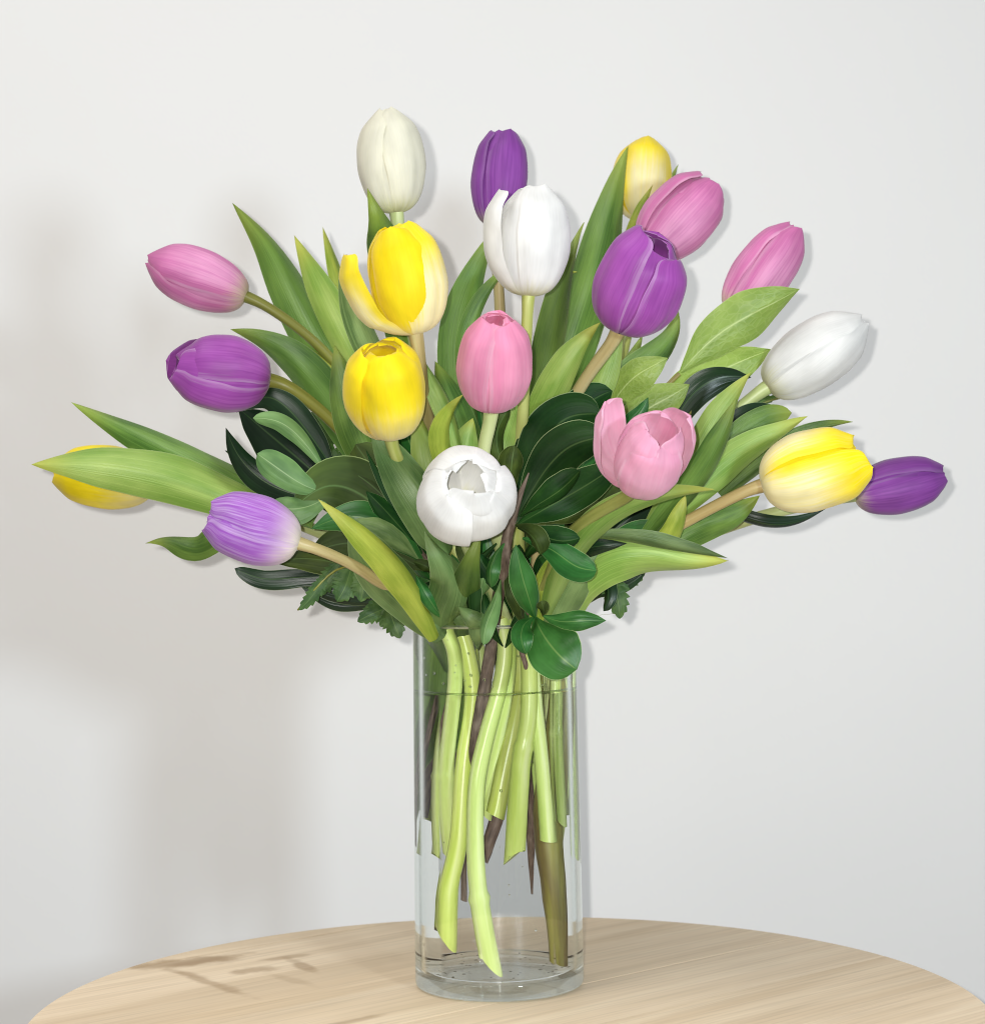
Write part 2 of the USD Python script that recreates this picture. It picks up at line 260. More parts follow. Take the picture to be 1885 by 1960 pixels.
leaf_mat('pale_back_leaf', (.085, .175, .055), (.14, .26, .085), (.20, .35, .13), veins=10, vein=.1, rough=.5, spec=.3, trans=.15, rib=(.28, .40, .18))
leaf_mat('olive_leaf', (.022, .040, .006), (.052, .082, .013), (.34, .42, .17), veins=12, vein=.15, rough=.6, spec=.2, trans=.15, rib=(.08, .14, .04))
leaf_mat('veined_leaf', (.17, .25, .045), (.24, .33, .07), (.34, .42, .14), veins=8, vein=.1, rough=.45, spec=.4, trans=.25, rib=(.42, .50, .20), net=.16)
leaf_mat('fern_leaf', (.03, .08, .016), (.075, .145, .032), (.12, .2, .06), veins=8, vein=.2, rough=.5, spec=.3, trans=.2, rib=(.12, .2, .05))

def stem_mat(name, c1, c2, c3, sx=14.0, sy=2.0, rough=.4, trans=.12):
    n, l = N_uv()
    n |= {'rz': ('math', {'math_type': 'multiply', 'value2': 23.0}), 'cv': ('combine_xyz', {}), 'mp': ('mapping', {'scale': (sx, sy, 1.0)}), 'no': ('noise_texture', {'scale': 1.0, 'detail': 4.0}),
          'rp': ('rgb_ramp', {'ramp': [(0.3, c1), (0.5, c2), (0.7, c3)]}), 'bp': ('bump', {'strength': .3, 'distance': .0006}), 'hs': ('hsv', {}), 'hv': ('map_range', {'to_min': .74, 'to_max': 1.12}), 'oi2': ('math', {'math_type': 'multiply', 'value2': 5.37}), 'oi3': ('math', {'math_type': 'fraction'}), 'hh': ('map_range', {'to_min': .485, 'to_max': .51}), 'hsat': ('map_range', {'to_min': 1.1, 'to_max': .85}),
          'p': ('principled_bsdf', {'roughness': rough, 'specular_ior_level': .4}), 't': ('translucent_bsdf', {}), 'm': ('mix_closure', {'fac': trans})}
    l += [('oi.random', 'rz.value1'), ('sx.x', 'cv.x'), ('sx.y', 'cv.y'), ('rz.value', 'cv.z'), ('cv.vector', 'mp.vector'), ('mp.vector', 'no.vector'), ('no.fac', 'rp.fac'), ('rp.color', 'hs.color'), ('oi.random', 'hv.value'), ('hv.result', 'hs.value'), ('oi.random', 'oi2.value1'), ('oi2.value', 'oi3.value1'), ('oi3.value', 'hh.value'), ('hh.result', 'hs.hue'), ('oi3.value', 'hsat.value'), ('hsat.result', 'hs.saturation'), ('hs.color', 'p.base_color'), ('hs.color', 't.color'), ('no.fac', 'bp.height'), ('bp.normal', 'p.normal'), ('p.BSDF', 'm.closure1'), ('t.BSDF', 'm.closure2')]
    return mat(name, n, l, 'm.closure')
stem_mat('pale_stem', (.52, .68, .12), (.66, .80, .22), (.78, .87, .40), sx=7, rough=.3)
stem_mat('green_stem', (.36, .43, .12), (.46, .52, .19), (.55, .60, .27), sx=6)
stem_mat('tan_stem', (.36, .28, .10), (.46, .36, .15), (.50, .44, .20), sx=6)
stem_mat('olive_stem', (.17, .19, .035), (.24, .26, .055), (.30, .32, .08), sx=6)
stem_mat('bark', (.065, .042, .028), (.13, .088, .062), (.22, .165, .125), sx=9, sy=26, rough=.7, trans=0.0)
stem_mat('wet_bark', (.085, .045, .015), (.17, .14, .02), (.28, .27, .05), sx=4, sy=5, rough=.5, trans=0.0)
mat('pollen', {'p': ('principled_bsdf', {'base_color': (.60, .36, .12), 'roughness': .8})}, [], 'p.BSDF')
mat('pistil_green', {'p': ('principled_bsdf', {'base_color': (.62, .66, .30), 'roughness': .5})}, [], 'p.BSDF')

# ------------------------------------------------------------------ setting: wall
mat('wall_paint', {'g': ('geometry', {}), 'n': ('noise_texture', {'scale': 260.0, 'detail': 3.0}), 'n2': ('noise_texture', {'scale': 2.2, 'detail': 3.0}),
                   'c': ('rgb_ramp', {'ramp': [(0.3, (.715, .71, .70)), (0.7, (.735, .73, .722))]}), 'b': ('bump', {'strength': .10, 'distance': .0006}), 'p': ('principled_bsdf', {'roughness': .65, 'specular_ior_level': .25})},
    [('g.position', 'n.vector'), ('g.position', 'n2.vector'), ('n2.fac', 'c.fac'), ('c.color', 'p.base_color'), ('n.fac', 'b.height'), ('b.normal', 'p.normal')], 'p.BSDF')
WALL = 1.80
w = obj('wall', trimesh.creation.box([5.0, 0.08, 3.6], trimesh.transformations.translation_matrix([0, WALL + 0.04, 0.7])), M['wall_paint'], smooth=False)
w.prim.SetCustomDataByKey('kind', 'structure')

# ------------------------------------------------------------------ round table of glued boards
TC, TR, GA = np.array([0.005, 1.2268]), 0.2945, math.radians(40)
def wood(name, a, b, c, shift):
    ca, sa = math.cos(GA), math.sin(GA)
    n = {'g': ('geometry', {}), 'rt': ('mapping', {'rotation': (0, 0, -GA), 'location': (shift, shift * .7, 0)}), 'sc': ('mapping', {'scale': (3.2, 55.0, 8.0)}), 'sd': ('mapping', {'scale': (9.0, 330.0, 8.0)}), 'se': ('mapping', {'scale': (1.6, 10.0, 1.0)}),
         'n1': ('noise_texture', {'scale': 1.0, 'detail': 4.0, 'distortion': .5}), 'n2': ('noise_texture', {'scale': 1.0, 'detail': 3.0}), 'n3': ('noise_texture', {'scale': 1.0, 'detail': 3.0}),
         'r1': ('rgb_ramp', {'ramp': [(.30, a), (.5, b), (.68, c)]}), 'f2': ('map_range', {'from_min': .45, 'from_max': .75, 'to_min': 0.0, 'to_max': .36, 'clamp': True}), 'c2': ('mix', {'color2': tuple(x * .62 for x in a)}),
         'f3': ('map_range', {'from_min': .5, 'from_max': .7, 'to_min': 0.0, 'to_max': .5, 'clamp': True}), 'c3': ('mix', {'color2': tuple(x * .8 for x in a)}),
         'b': ('bump', {'strength': .25, 'distance': .0005}), 'p': ('principled_bsdf', {'roughness': .55, 'specular_ior_level': .3})}
    l = [('g.position', 'rt.vector'), ('rt.vector', 'sc.vector'), ('rt.vector', 'sd.vector'), ('rt.vector', 'se.vector'), ('sc.vector', 'n1.vector'), ('sd.vector', 'n2.vector'), ('se.vector', 'n3.vector'), ('n1.fac', 'r1.fac'), ('r1.color', 'c3.color1'), ('n3.fac', 'f3.value'), ('f3.result', 'c3.fac'), ('c3.color', 'c2.color1'), ('n2.fac', 'f2.value'), ('f2.result', 'c2.fac'), ('n2.fac', 'b.height'), ('b.normal', 'p.normal')]
    # spilt-water stains: soft-edged streaks at fixed places on the top (centre, half length, half width, angle, strength)
    last = 'c2.color'
    n['wn'] = ('noise_texture', {'scale': 55.0, 'detail': 3.0}); l.append(('g.position', 'wn.vector'))
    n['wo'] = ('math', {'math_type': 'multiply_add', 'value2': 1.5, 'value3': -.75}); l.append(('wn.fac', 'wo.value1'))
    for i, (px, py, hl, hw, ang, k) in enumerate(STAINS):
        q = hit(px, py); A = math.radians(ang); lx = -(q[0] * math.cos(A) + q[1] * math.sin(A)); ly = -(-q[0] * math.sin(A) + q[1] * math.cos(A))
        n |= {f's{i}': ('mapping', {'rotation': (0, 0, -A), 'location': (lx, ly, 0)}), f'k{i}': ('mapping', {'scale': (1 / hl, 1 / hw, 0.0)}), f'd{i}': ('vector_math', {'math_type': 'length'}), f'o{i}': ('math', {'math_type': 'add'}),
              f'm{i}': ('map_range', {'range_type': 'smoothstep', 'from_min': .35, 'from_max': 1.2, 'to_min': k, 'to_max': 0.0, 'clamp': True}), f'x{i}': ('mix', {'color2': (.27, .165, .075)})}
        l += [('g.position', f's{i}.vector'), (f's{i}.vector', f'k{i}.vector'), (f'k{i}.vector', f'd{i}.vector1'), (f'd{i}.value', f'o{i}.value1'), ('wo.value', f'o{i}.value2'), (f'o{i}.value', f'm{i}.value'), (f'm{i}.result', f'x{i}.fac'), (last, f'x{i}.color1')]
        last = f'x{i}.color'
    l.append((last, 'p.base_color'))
    return mat(name, n, l, 'p.BSDF')
def hit(px, py):
    v = F_ + ((px - W0 / 2) / FPX) * R_ - ((py - H0 / 2) / FPX) * U_
    return CAM + v * (-CAM[2] / v[2])
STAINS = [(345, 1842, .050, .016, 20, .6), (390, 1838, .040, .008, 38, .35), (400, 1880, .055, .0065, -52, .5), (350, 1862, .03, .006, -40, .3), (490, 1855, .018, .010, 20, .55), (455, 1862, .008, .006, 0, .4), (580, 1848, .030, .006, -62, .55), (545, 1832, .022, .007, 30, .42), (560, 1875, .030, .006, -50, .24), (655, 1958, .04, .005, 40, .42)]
tints = [((.64, .50, .335), (.715, .57, .40), (.765, .63, .455)), ((.62, .475, .31), (.695, .55, .38), (.75, .61, .435)), ((.665, .525, .36), (.735, .59, .42), (.785, .65, .475))]
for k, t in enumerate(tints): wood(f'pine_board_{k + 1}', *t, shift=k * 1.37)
table = thing('round_table', 'round pale pine table with glued boards, stained on its left', 'table', (TC[0], TC[1], -0.026))
disc = Point(*TC).buffer(TR, 96)
BW = 0.083
for k in range(-4, 5):
    strip = affinity.rotate(sbox(TC[0] - 1, TC[1] + 0.021 + k * BW + 0.00018, TC[0] + 1, TC[1] + 0.021 + (k + 1) * BW - 0.00018), math.degrees(GA), origin=tuple(TC))
    g = disc.intersection(strip)
    if g.is_empty or g.area < 1e-4: continue
    layers = [(g, -0.026, 0.0248 - 0.0008), (g.buffer(-0.0008, join_style=1), None, None)]
    poly = np.array(g.exterior.coords)[:-1]; inner = g.buffer(-0.0012, join_style=2)
    m1 = trimesh.creation.extrude_polygon(g, 0.0248, engine='earcut'); m1.apply_translation([0, 0, -0.026])
    dz = 0.0012 * 0 + (0.00006 * (k % 3))
    m1.vertices[m1.vertices[:, 2] > -0.01, 2] = -0.0004 - dz
    # softly broken top edge
    obj('board', m1, M[f'pine_board_{k % 3 + 1}'], table, smooth=False)

# ------------------------------------------------------------------ glass vase and water
def lathe(prof, n=128):
    a = np.linspace(0, 2 * np.pi, n, endpoint=False); prof = np.asarray(prof, float)
    V = np.stack([np.outer(prof[:, 0], np.cos(a)) + VC[0], np.outer(prof[:, 0], np.sin(a)) + VC[1], np.repeat(prof[:, 1:2], n, 1)], -1).reshape(-1, 3)
    return V, grid_faces(n, len(prof), True)

def pane_nodes(base, power, tint, rough=0.02, top=0.95):
    return ({'lw': ('layer_weight', {'blend': .5}), 'pw': ('math', {'math_type': 'power', 'value2': power}), 'ma': ('math', {'math_type': 'multiply_add', 'value2': top - base, 'value3': base}),
             'p3': ('math', {'math_type': 'power', 'value2': 4.0}), 'tc': ('mix', {'color1': (.994, .998, .996), 'color2': tint}), 'tr': ('transparent_bsdf', {}), 'gl': ('glossy_bsdf', {'roughness': rough, 'color': (1, 1, 1)}), 'm': ('mix_closure', {})},
            [('lw.facing', 'pw.value1'), ('pw.value', 'ma.value1'), ('ma.value', 'm.fac'), ('lw.facing', 'p3.value1'), ('p3.value', 'tc.fac'), ('tc.color', 'tr.color'), ('tr.BSDF', 'm.closure1'), ('gl.BSDF', 'm.closure2')])
gn, gl_ = pane_nodes(.035, 5.0, (.62, .72, .68), .03)
gn |= {'fg': ('map_range', {'range_type': 'smoothstep', 'from_min': .56, 'from_max': .72, 'clamp': True}), 'gg': ('glass_bsdf', {'IOR': 1.5, 'roughness': 0.0, 'color': (.95, .985, .97)}), 'm2': ('mix_closure', {})}
mat('clear_glass', gn, gl_ + [('lw.facing', 'fg.value'), ('fg.result', 'm2.fac'), ('m.closure', 'm2.closure1'), ('gg.BSDF', 'm2.closure2')], 'm2.closure')
mat('water_surface', *pane_nodes(.02, 5.0, (.9, .95, .92)), 'm.closure')
mat('thick_glass', {'g': ('glass_bsdf', {'IOR': 1.5, 'roughness': 0.0, 'color': (.96, .985, .975)}), 't': ('transparent_bsdf', {'color': (.985, .995, .99)}), 'm': ('mix_closure', {'fac': .42})}, [('g.BSDF', 'm.closure1'), ('t.BSDF', 'm.closure2')], 'm.closure')
mat('water_body', {'lw': ('layer_weight', {'blend': .5}), 'mr': ('map_range', {'range_type': 'smoothstep', 'from_min': .29, 'from_max': .36, 'clamp': True}), 't': ('transparent_bsdf', {'color': (.992, .996, .99)}), 'r': ('refraction_bsdf', {'IOR': 1.33, 'roughness': 0.0, 'color': (.97, .985, .975)}), 'm': ('mix_closure', {})},
    [('lw.facing', 'mr.value'), ('mr.result', 'm.fac'), ('t.BSDF', 'm.closure1'), ('r.BSDF', 'm.closure2')], 'm.closure')
vase = thing('glass_vase', 'clear glass cylinder vase with a thick base holding the tulips', 'vase', (VC[0], VC[1], 0.0))
prof = [(ro(.0112), .0112), (ro(.06), .06), (ro(.12), .12), (ro(.18), .18), (ro(VH), VH - .0016), (ro(VH) - .0004, VH - .0005), (ro(VH) - .0014, VH), (ro(VH) - .0024, VH - .0005), (ro(VH) - .0028, VH - .0016), (ro(.18) - .0028, .18), (ro(.12) - .0028, .12), (ro(.06) - .0028, .06), (ro(.0112) - .0028, .0112)]
obj('side_wall', lathe(prof), M['clear_glass'], vase, smooth=True)
rim = [(ro(VH) - .0012 + .0017 * math.cos(a), VH - .0002 + .0012 * math.sin(a)) for a in np.linspace(0, 2 * np.pi, 13)]
mat('rim_glass', {'g': ('glass_bsdf', {'IOR': 1.5, 'roughness': 0.02, 'color': (.95, .99, .97)}), 'l': ('glossy_bsdf', {'roughness': .35, 'color': (.95, .97, .96)}), 'm': ('mix_closure', {'fac': .4})}, [('g.BSDF', 'm.closure1'), ('l.BSDF', 'm.closure2')], 'm.closure')
obj('rim', lathe(rim), M['rim_glass'], vase, smooth=True)
rb = ro(0) 
base = [(0.0001, .0006), (rb - .006, .0003), (rb - .0022, .0003), (rb - .0008, .0011), (rb - .0001, .0028), (rb, .006), (rb - .0001, .0098), (rb - .0006, .0108), (rb - .0022, .0109), (rb - .006, .0100), (0.0001, .0092)]
obj('base', lathe(base), M['thick_glass'], vase, smooth=True)
wr = lambda z: ro(z) - .0031
water = obj('water', lathe([(wr(.0112), .0113), (wr(.06), .06), (wr(.12), .12), (wr(WL), WL - .0012)]), M['water_body'], smooth=True) if False else None
water = thing('water', 'clear still water filling most of the glass vase around the stems', 'water', (VC[0], VC[1], 0.0112))
obj('water_body', lathe([(wr(.0112) - .004, .0113), (wr(.0112), .0135), (wr(.06), .06), (wr(.12), .12), (wr(WL), WL - .001)]), M['water_body'], water, smooth=True)
obj('surface', lathe([(0.0001, WL - .0004), (wr(WL) - .004, WL - .0003), (wr(WL) - .0015, WL + .0001), (wr(WL) - .0003, WL + .0011)]), M['water_surface'], water, smooth=True)
rs = np.random.RandomState(5); dr = []
for k in range(46):
    a = -math.pi / 2 + rs.uniform(-1.15, 1.15); z = rs.uniform(WL + .004, VH - .004) if k < 26 else rs.uniform(.02, WL - .004); q = ro(z) - .0034 if k < 26 else rs.uniform(.02, .046)
    b = trimesh.creation.icosphere(2, rs.uniform(.00035, .0009)); b.apply_scale([1, .8, 1.15]); b.apply_translation([VC[0] + q * math.cos(a), VC[1] + q * math.sin(a), z]); dr.append(b)
mat('droplet', {'g': ('glass_bsdf', {'IOR': 1.33, 'roughness': 0.0, 'color': (.98, 1, .99)})}, [], 'g.BSDF')
obj('droplets', trimesh.util.concatenate(dr), M['droplet'], water).prim.SetCustomDataByKey('kind', 'stuff')
dr = []
for k in range(60):
    a = rs.uniform(0, 6.28); q = .047 * math.sqrt(rs.rand()); b = trimesh.creation.icosphere(1, rs.uniform(.0002, .0007)); b.apply_scale([rs.uniform(.8, 2.2), 1, .4]); b.apply_translation([VC[0] + q * math.cos(a), VC[1] + q * math.sin(a), .0119]); dr.append(b)
mat('silt', {'p': ('principled_bsdf', {'base_color': (.10, .085, .05), 'roughness': .8})}, [], 'p.BSDF')
obj('silt', trimesh.util.concatenate(dr), M['silt'], water).prim.SetCustomDataByKey('kind', 'stuff')
mat('meniscus', {'g': ('glass_bsdf', {'IOR': 1.33, 'roughness': 0.0, 'color': (.8, .85, .74)})}, [], 'g.BSDF')
obj('meniscus', lathe([(wr(WL) - .0002 + .0004 * math.cos(a) - .0003, WL + .0002 + .0006 * math.sin(a)) for a in np.linspace(0, 2 * np.pi, 9)]), M['meniscus'], water, smooth=True)

def inside(C, rad):
    """Keeps a stem's centre line within the glass below the rim."""
    C = C.copy(); q = C[:, :2] - VC; rr = np.hypot(q[:, 0], q[:, 1]); k = np.clip((VH + .03 - C[:, 2]) / .03, 0, 1)
    lim = np.minimum(rr, ro(C[:, 2]) - .0046 - rad); C[:, :2] = VC + q * (1 + k * (lim / np.maximum(rr, 1e-9) - 1))[:, None]
    for _ in range(3): C[1:-1] = C[1:-1] * .5 + (C[:-2] + C[2:]) * .25
    return C
# ------------------------------------------------------------------ tulips
TULIPS = {}
def head_mats(c):
    return {'white': ('white_petal', 'white_petal'), 'cream': ('cream_petal', 'cream_petal'), 'yellow': ('yellow_petal', 'yellow_inner_petal'), 'lemon': ('lemon_petal', 'yellow_inner_petal'), 'butter': ('butter_petal', 'yellow_inner_petal'), 'purple': ('purple_petal', 'purple_petal'), 'violet': ('violet_petal', 'violet_petal'),
            'lilac': ('lilac_petal', 'lilac_petal'), 'pink': ('pink_petal', 'pink_petal'), 'rose': ('rose_petal', 'rose_petal'), 'pale': ('pale_pink_petal', 'pale_pink_petal')}[c]
def tulip(key, label, colour, base, tip, R, opening, phase, mids, low, stem=('green_stem', 'pale_stem'), over={}, rpx=(11, 16), node=None, cut=.8, heart=False, group=None):
    """base, tip: foot and top of the cup; mids: stem points in the bouquet; low: stem points from the vase's mouth down to its cut end."""
    b, tp = at(*base), at(*tip); Z = tp - b; L = np.linalg.norm(Z); Z /= L
    c = CAM - b; X = c - Z * (c @ Z)
    if np.linalg.norm(X) < 0.35 * np.linalg.norm(c): X = np.array([0, 0, -1.0]) - Z * (-Z[2])
    X /= np.linalg.norm(X); Y = np.cross(Z, X); frame = (X, Y, Z)
    Rm = size(R, base[2]); seed = sum(map(ord, key)) * 17 + len(key)
    lowp = [at(*p) for p in low]; foot = lowp[-1]
    t = thing('tulip', label, 'tulip', foot, group); TULIPS[key] = t
    mo, mi = head_mats(colour)
    for k in range(6):
        outer = k < 3; o = dict(over.get(k, {}))
        ph = math.radians(phase + 120 * k + (0 if outer else 60))
        m, uv = petal(b, frame, L, Rm, ph, outer, o.pop('opening', opening), seed + k * 7, lenf=o.pop('lenf', 1.0 if outer else 0.985), **o)
        obj('petal', m, M[mo if outer else mi], t, True, uv, 'outer petal bent away from the cup' if over.get(k, {}).get('flare', 0) >= 9 else None)
    if heart:
        C = [b + Z * L * .05, b + Z * L * .40]; m, uv = tube(spline(C, 8), [.0030] * 6 + [.0042, .0034], 8); obj('pistil', m, M['pistil_green'], t)
        for k in range(6):
            a = k * math.pi / 3 + .3; e = math.cos(a) * X + math.sin(a) * Y
            m, uv = tube(spline([b + e * Rm * .15, b + e * Rm * .38 + Z * L * .22, b + e * Rm * .42 + Z * L * .46], 8), [.0008] * 4 + [.0018, .0021, .0019, .0008], 7); obj('stamen', m, M['pollen'], t)
    mp = [at(*p) for p in mids]
    while len(mp) > 1 and np.linalg.norm(mp[0] - b) < .45 * L: mp = mp[1:]
    upper = [b + Z * L * 0.012, b - Z * L * 0.10] + mp
    r1, r2 = size(rpx[0], 1.28), size(rpx[1] * 1.13, 1.28)
    Cu = spline(upper + lowp[:1], 40) if True else None
    full = spline(upper + lowp, 90); i = int(np.argmin(np.abs(full[:, 2] - (VH + .004)) + (np.arange(90) < 8) * 9))
    rad = np.interp(np.arange(90), [0, 3, 10, i, 89], [r1 * 1.25, r1 * 1.05, r1, (r1 + r2) / 2, r2])
    full = inside(full, rad)
    nodes = [] if node is None else node
    z = full[:, 2]
    for ny in nodes:
        zn = at(956, ny, 1.3)[2]; rad = rad * (1 + .16 * np.exp(-((z - zn) / .0016) ** 2)) * np.where(z < zn, 1.06, 1.0)
    m, uv = tube(full[:i + 1], rad[:i + 1], 12, lump=.03, seed=seed % 91); obj('stem', m, M[stem[0]], t, True, uv)
    m, uv = tube(full[i:], rad[i:], 14, lump=.05, seed=seed % 77, cut=cut); obj('stem', m, M[stem[1]], t, True, uv, 'pale lower end of the stem standing in the water')
    return t

tulip('A', 'creamy white closed tulip standing tallest, at the upper left above the open yellow one', 'cream', (759, 408, 1.225), (737, 205, 1.22), 65, .04, 48, [(768, 470, 1.23), (790, 640, 1.265), (860, 950, 1.30)], [(905, 1195, 1.325), (925, 1330, 1.33), (912, 1500, 1.33), (905, 1560, 1.33)])
tulip('B', 'dark purple tulip at top centre, partly behind the large white tulip', 'violet', (948, 434, 1.33), (966, 250, 1.335), 53, .38, 28, [(952, 520, 1.33), (958, 700, 1.33), (955, 950, 1.33)], [(985, 1195, 1.33), (1002, 1340, 1.335), (1012, 1480, 1.335), (1014, 1545, 1.335)], stem=('tan_stem', 'pale_stem'))
tulip('C', 'large bright white tulip with one outer petal bent away on its left', 'white', (1011, 567, 1.195), (1022, 352, 1.19), 74, .34, 40, [(1006, 640, 1.205), (1000, 800, 1.235), (990, 1000, 1.265)], [(1000, 1200, 1.29), (992, 1342, 1.285), (975, 1426, 1.28), (948, 1561, 1.275)], over={2: dict(flare=9, curl=.5, wid=.82, lenf=.97)}, rpx=(10, 17), stem=('green_stem', 'pale_stem'), cut=.3)
tulip('D', 'yellow tulip at the top right, half hidden behind a tall green leaf', 'butter', (1226, 420, 1.42), (1236, 266, 1.43), 58, .22, 8, [(1222, 480, 1.41), (1180, 720, 1.38), (1060, 1000, 1.35)], [(1035, 1195, 1.33), (1050, 1340, 1.33), (1052, 1450, 1.33), (1050, 1520, 1.33)])
tulip('E', 'mauve pink tulip with ragged tip behind the large purple tulip at upper right', 'rose', (1236, 486, 1.35), (1368, 350, 1.35), 66, .34, 18, [(1215, 540, 1.35), (1160, 720, 1.34), (1070, 1000, 1.33)], [(1050, 1195, 1.32), (1070, 1340, 1.325), (1078, 1450, 1.33), (1080, 1530, 1.33)])
tulip('F', 'large magenta purple tulip, just opening, right of the white one', 'purple', (1184, 630, 1.22), (1258, 458, 1.19), 83, .46, 62, [(1168, 655, 1.225), (1110, 742, 1.25), (1040, 950, 1.28)], [(1025, 1195, 1.30), (1030, 1340, 1.305), (1036, 1500, 1.31), (1029, 1612, 1.31)], over={2: dict(lenf=1.10), 0: dict(lenf=.95, wid=.86), 5: dict(lenf=.95)}, rpx=(12, 10), stem=('tan_stem', 'pale_stem'))
tulip('G', 'deep pink tulip rising above the veined leaf at the right', 'rose', (1400, 602, 1.34), (1524, 432, 1.34), 56, .16, 32, [(1370, 660, 1.34), (1260, 800, 1.33), (1110, 1020, 1.32)], [(1065, 1195, 1.31), (1090, 1339, 1.31), (1096, 1450, 1.31), (1098, 1540, 1.31)], rpx=(11, 10))
tulip('H', 'white closed tulip leaning out to the right, casting shadow on the wall', 'white', (1467, 742, 1.31), (1657, 612, 1.305), 66, .06, 52, [(1445, 755, 1.31), (1400, 785, 1.31), (1250, 920, 1.31), (1120, 1050, 1.305)], [(1075, 1195, 1.30), (1097, 1339, 1.29), (1101, 1480, 1.29), (1104, 1640, 1.29)], rpx=(12, 9), stem=('green_stem', 'pale_stem'))
tulip('I', 'yellow tulip with cream petal and one petal hanging open on its left', 'butter', (796, 640, 1.18), (756, 426, 1.17), 78, .36, 50, [(806, 675, 1.19), (820, 800, 1.24), (880, 1020, 1.30)], [(900, 1200, 1.305), (908, 1342, 1.31), (895, 1480, 1.32), (885, 1640, 1.32)], over={2: dict(flare=20, wid=.80, lenf=.92, curl=.5), 5: dict(flare=5)}, rpx=(11, 12), stem=('tan_stem', 'pale_stem'))
tulip('J', 'pink closed tulip leaning left on an arching olive stem, uppermost at left', 'rose', (472, 568, 1.33), (281, 493, 1.33), 58, .0, 30, [(490, 580, 1.33), (560, 620, 1.33), (645, 700, 1.32), (760, 880, 1.31), (850, 1060, 1.31)], [(885, 1200, 1.31), (890, 1330, 1.32), (880, 1450, 1.33), (872, 1560, 1.33)], stem=('olive_stem', 'pale_stem'), over={3: dict(wid=.9)}, rpx=(10, 13))
tulip('K', 'purple tulip leaning left with parted petals, above the dark glossy leaves', 'purple', (516, 728, 1.29), (330, 700, 1.272), 74, .30, 44, [(535, 738, 1.29), (600, 775, 1.29), (660, 832, 1.285), (770, 980, 1.285)], [(880, 1200, 1.285), (905, 1342, 1.28), (890, 1451, 1.275), (876, 1620, 1.27), (858, 1700, 1.27), (848, 1795, 1.27)], stem=('olive_stem', 'pale_stem'), over={0: dict(lenf=.94, wid=.92), 1: dict(lenf=1.06), 2: dict(lenf=1.02)}, rpx=(12, 17), node=[1700], cut=1.4)
tulip('L', 'yellow tulip at the far left, mostly covered by a pointed leaf', 'lemon', (298, 922, 1.35), (102, 905, 1.35), 62, .3, 60, [(340, 930, 1.35), (480, 970, 1.34), (700, 1060, 1.33)], [(870, 1200, 1.32), (880, 1330, 1.33), (868, 1440, 1.335), (860, 1520, 1.335)])
tulip('M', 'lilac tulip with white-streaked base low on the left', 'lilac', (573, 1040, 1.19), (396, 984, 1.185), 65, .40, 48, [(600, 1050, 1.195), (690, 1090, 1.215), (790, 1165, 1.25)], [(862, 1225, 1.27), (868, 1340, 1.275), (856, 1445, 1.28), (856, 1540, 1.285), (866, 1640, 1.29)], stem=('tan_stem', 'pale_stem'), rpx=(10, 15), node=[1476])
tulip('N', 'bright yellow cup-shaped tulip at centre left, tipped towards the front', 'lemon', (747, 830, 1.20), (732, 664, 1.162), 76, .34, 20, [(770, 880, 1.215), (830, 1000, 1.24), (930, 1130, 1.26)], [(967, 1228, 1.265), (940, 1376, 1.262), (912, 1500, 1.258), (909, 1600, 1.258), (914, 1696, 1.258), (938, 1842, 1.262)], rpx=(11, 16), node=[1696], cut=1.6)
tulip('O', 'soft pink tulip in the middle of the bouquet, above the white facing one', 'pink', (940, 782, 1.18), (950, 604, 1.148), 71, .34, 52, [(930, 830, 1.19), (924, 880, 1.20), (960, 1050, 1.24)], [(1005, 1205, 1.26), (1011, 1381, 1.262), (1000, 1438, 1.262), (992, 1525, 1.262), (985, 1638, 1.262)], rpx=(12, 17), node=[1420], cut=-1.0)
tulip('P', 'pale pink open tulip on the right with one petal standing apart at left', 'pale', (1216, 930, 1.16), (1268, 812, 1.118), 73, .66, 22, [(1195, 945, 1.17), (1110, 1005, 1.20), (1050, 1110, 1.24)], [(1022, 1215, 1.265), (1024, 1337, 1.265), (1034, 1426, 1.265), (1059, 1611, 1.265)], over={2: dict(flare=20, wid=.92, curl=.4, lenf=1.04), 1: dict(flare=8), 0: dict(lenf=.9, wid=.95)}, rpx=(11, 13), stem=('olive_stem', 'pale_stem'), cut=.2, heart=True)
tulip('Q', 'white tulip facing the front above the vase, its cup half open', 'white', (882, 978, 1.175), (906, 918, 1.128), 93, .50, 84, [(886, 1000, 1.19), (900, 1060, 1.215), (945, 1140, 1.25)], [(975, 1215, 1.272), (970, 1330, 1.275), (948, 1438, 1.28), (930, 1560, 1.285)], rpx=(11, 11), over={0: dict(wid=1.0, lenf=.98), 1: dict(wid=1.0, lenf=1.05), 2: dict(wid=1.0, flare=2), 3: dict(lenf=1.04, flare=-4), 4: dict(lenf=.98), 5: dict(lenf=1.04, flare=-3)})
tulip('R', 'yellow and cream tulip pointing right on a tan stem', 'butter', (1457, 930, 1.24), (1648, 874, 1.23), 77, .46, 40, [(1435, 938, 1.245), (1380, 965, 1.25), (1310, 1000, 1.255), (1180, 1080, 1.265)], [(1085, 1195, 1.275), (1072, 1327, 1.275), (1064, 1401, 1.275), (1069, 1475, 1.275), (1081, 1575, 1.275)], stem=('tan_stem', 'pale_stem'), over={0: dict(lenf=1.08), 2: dict(lenf=1.0), 1: dict(lenf=.95)}, rpx=(11, 10), node=[1398])
tulip('S', 'small dark purple tulip at the far right tip of the bouquet', 'violet', (1634, 948, 1.33), (1810, 912, 1.33), 54, .24, 36, [(1600, 955, 1.33), (1450, 990, 1.325), (1230, 1080, 1.315)], [(1085, 1200, 1.315), (1085, 1335, 1.325), (1075, 1430, 1.33), (1070, 1500, 1.33)])

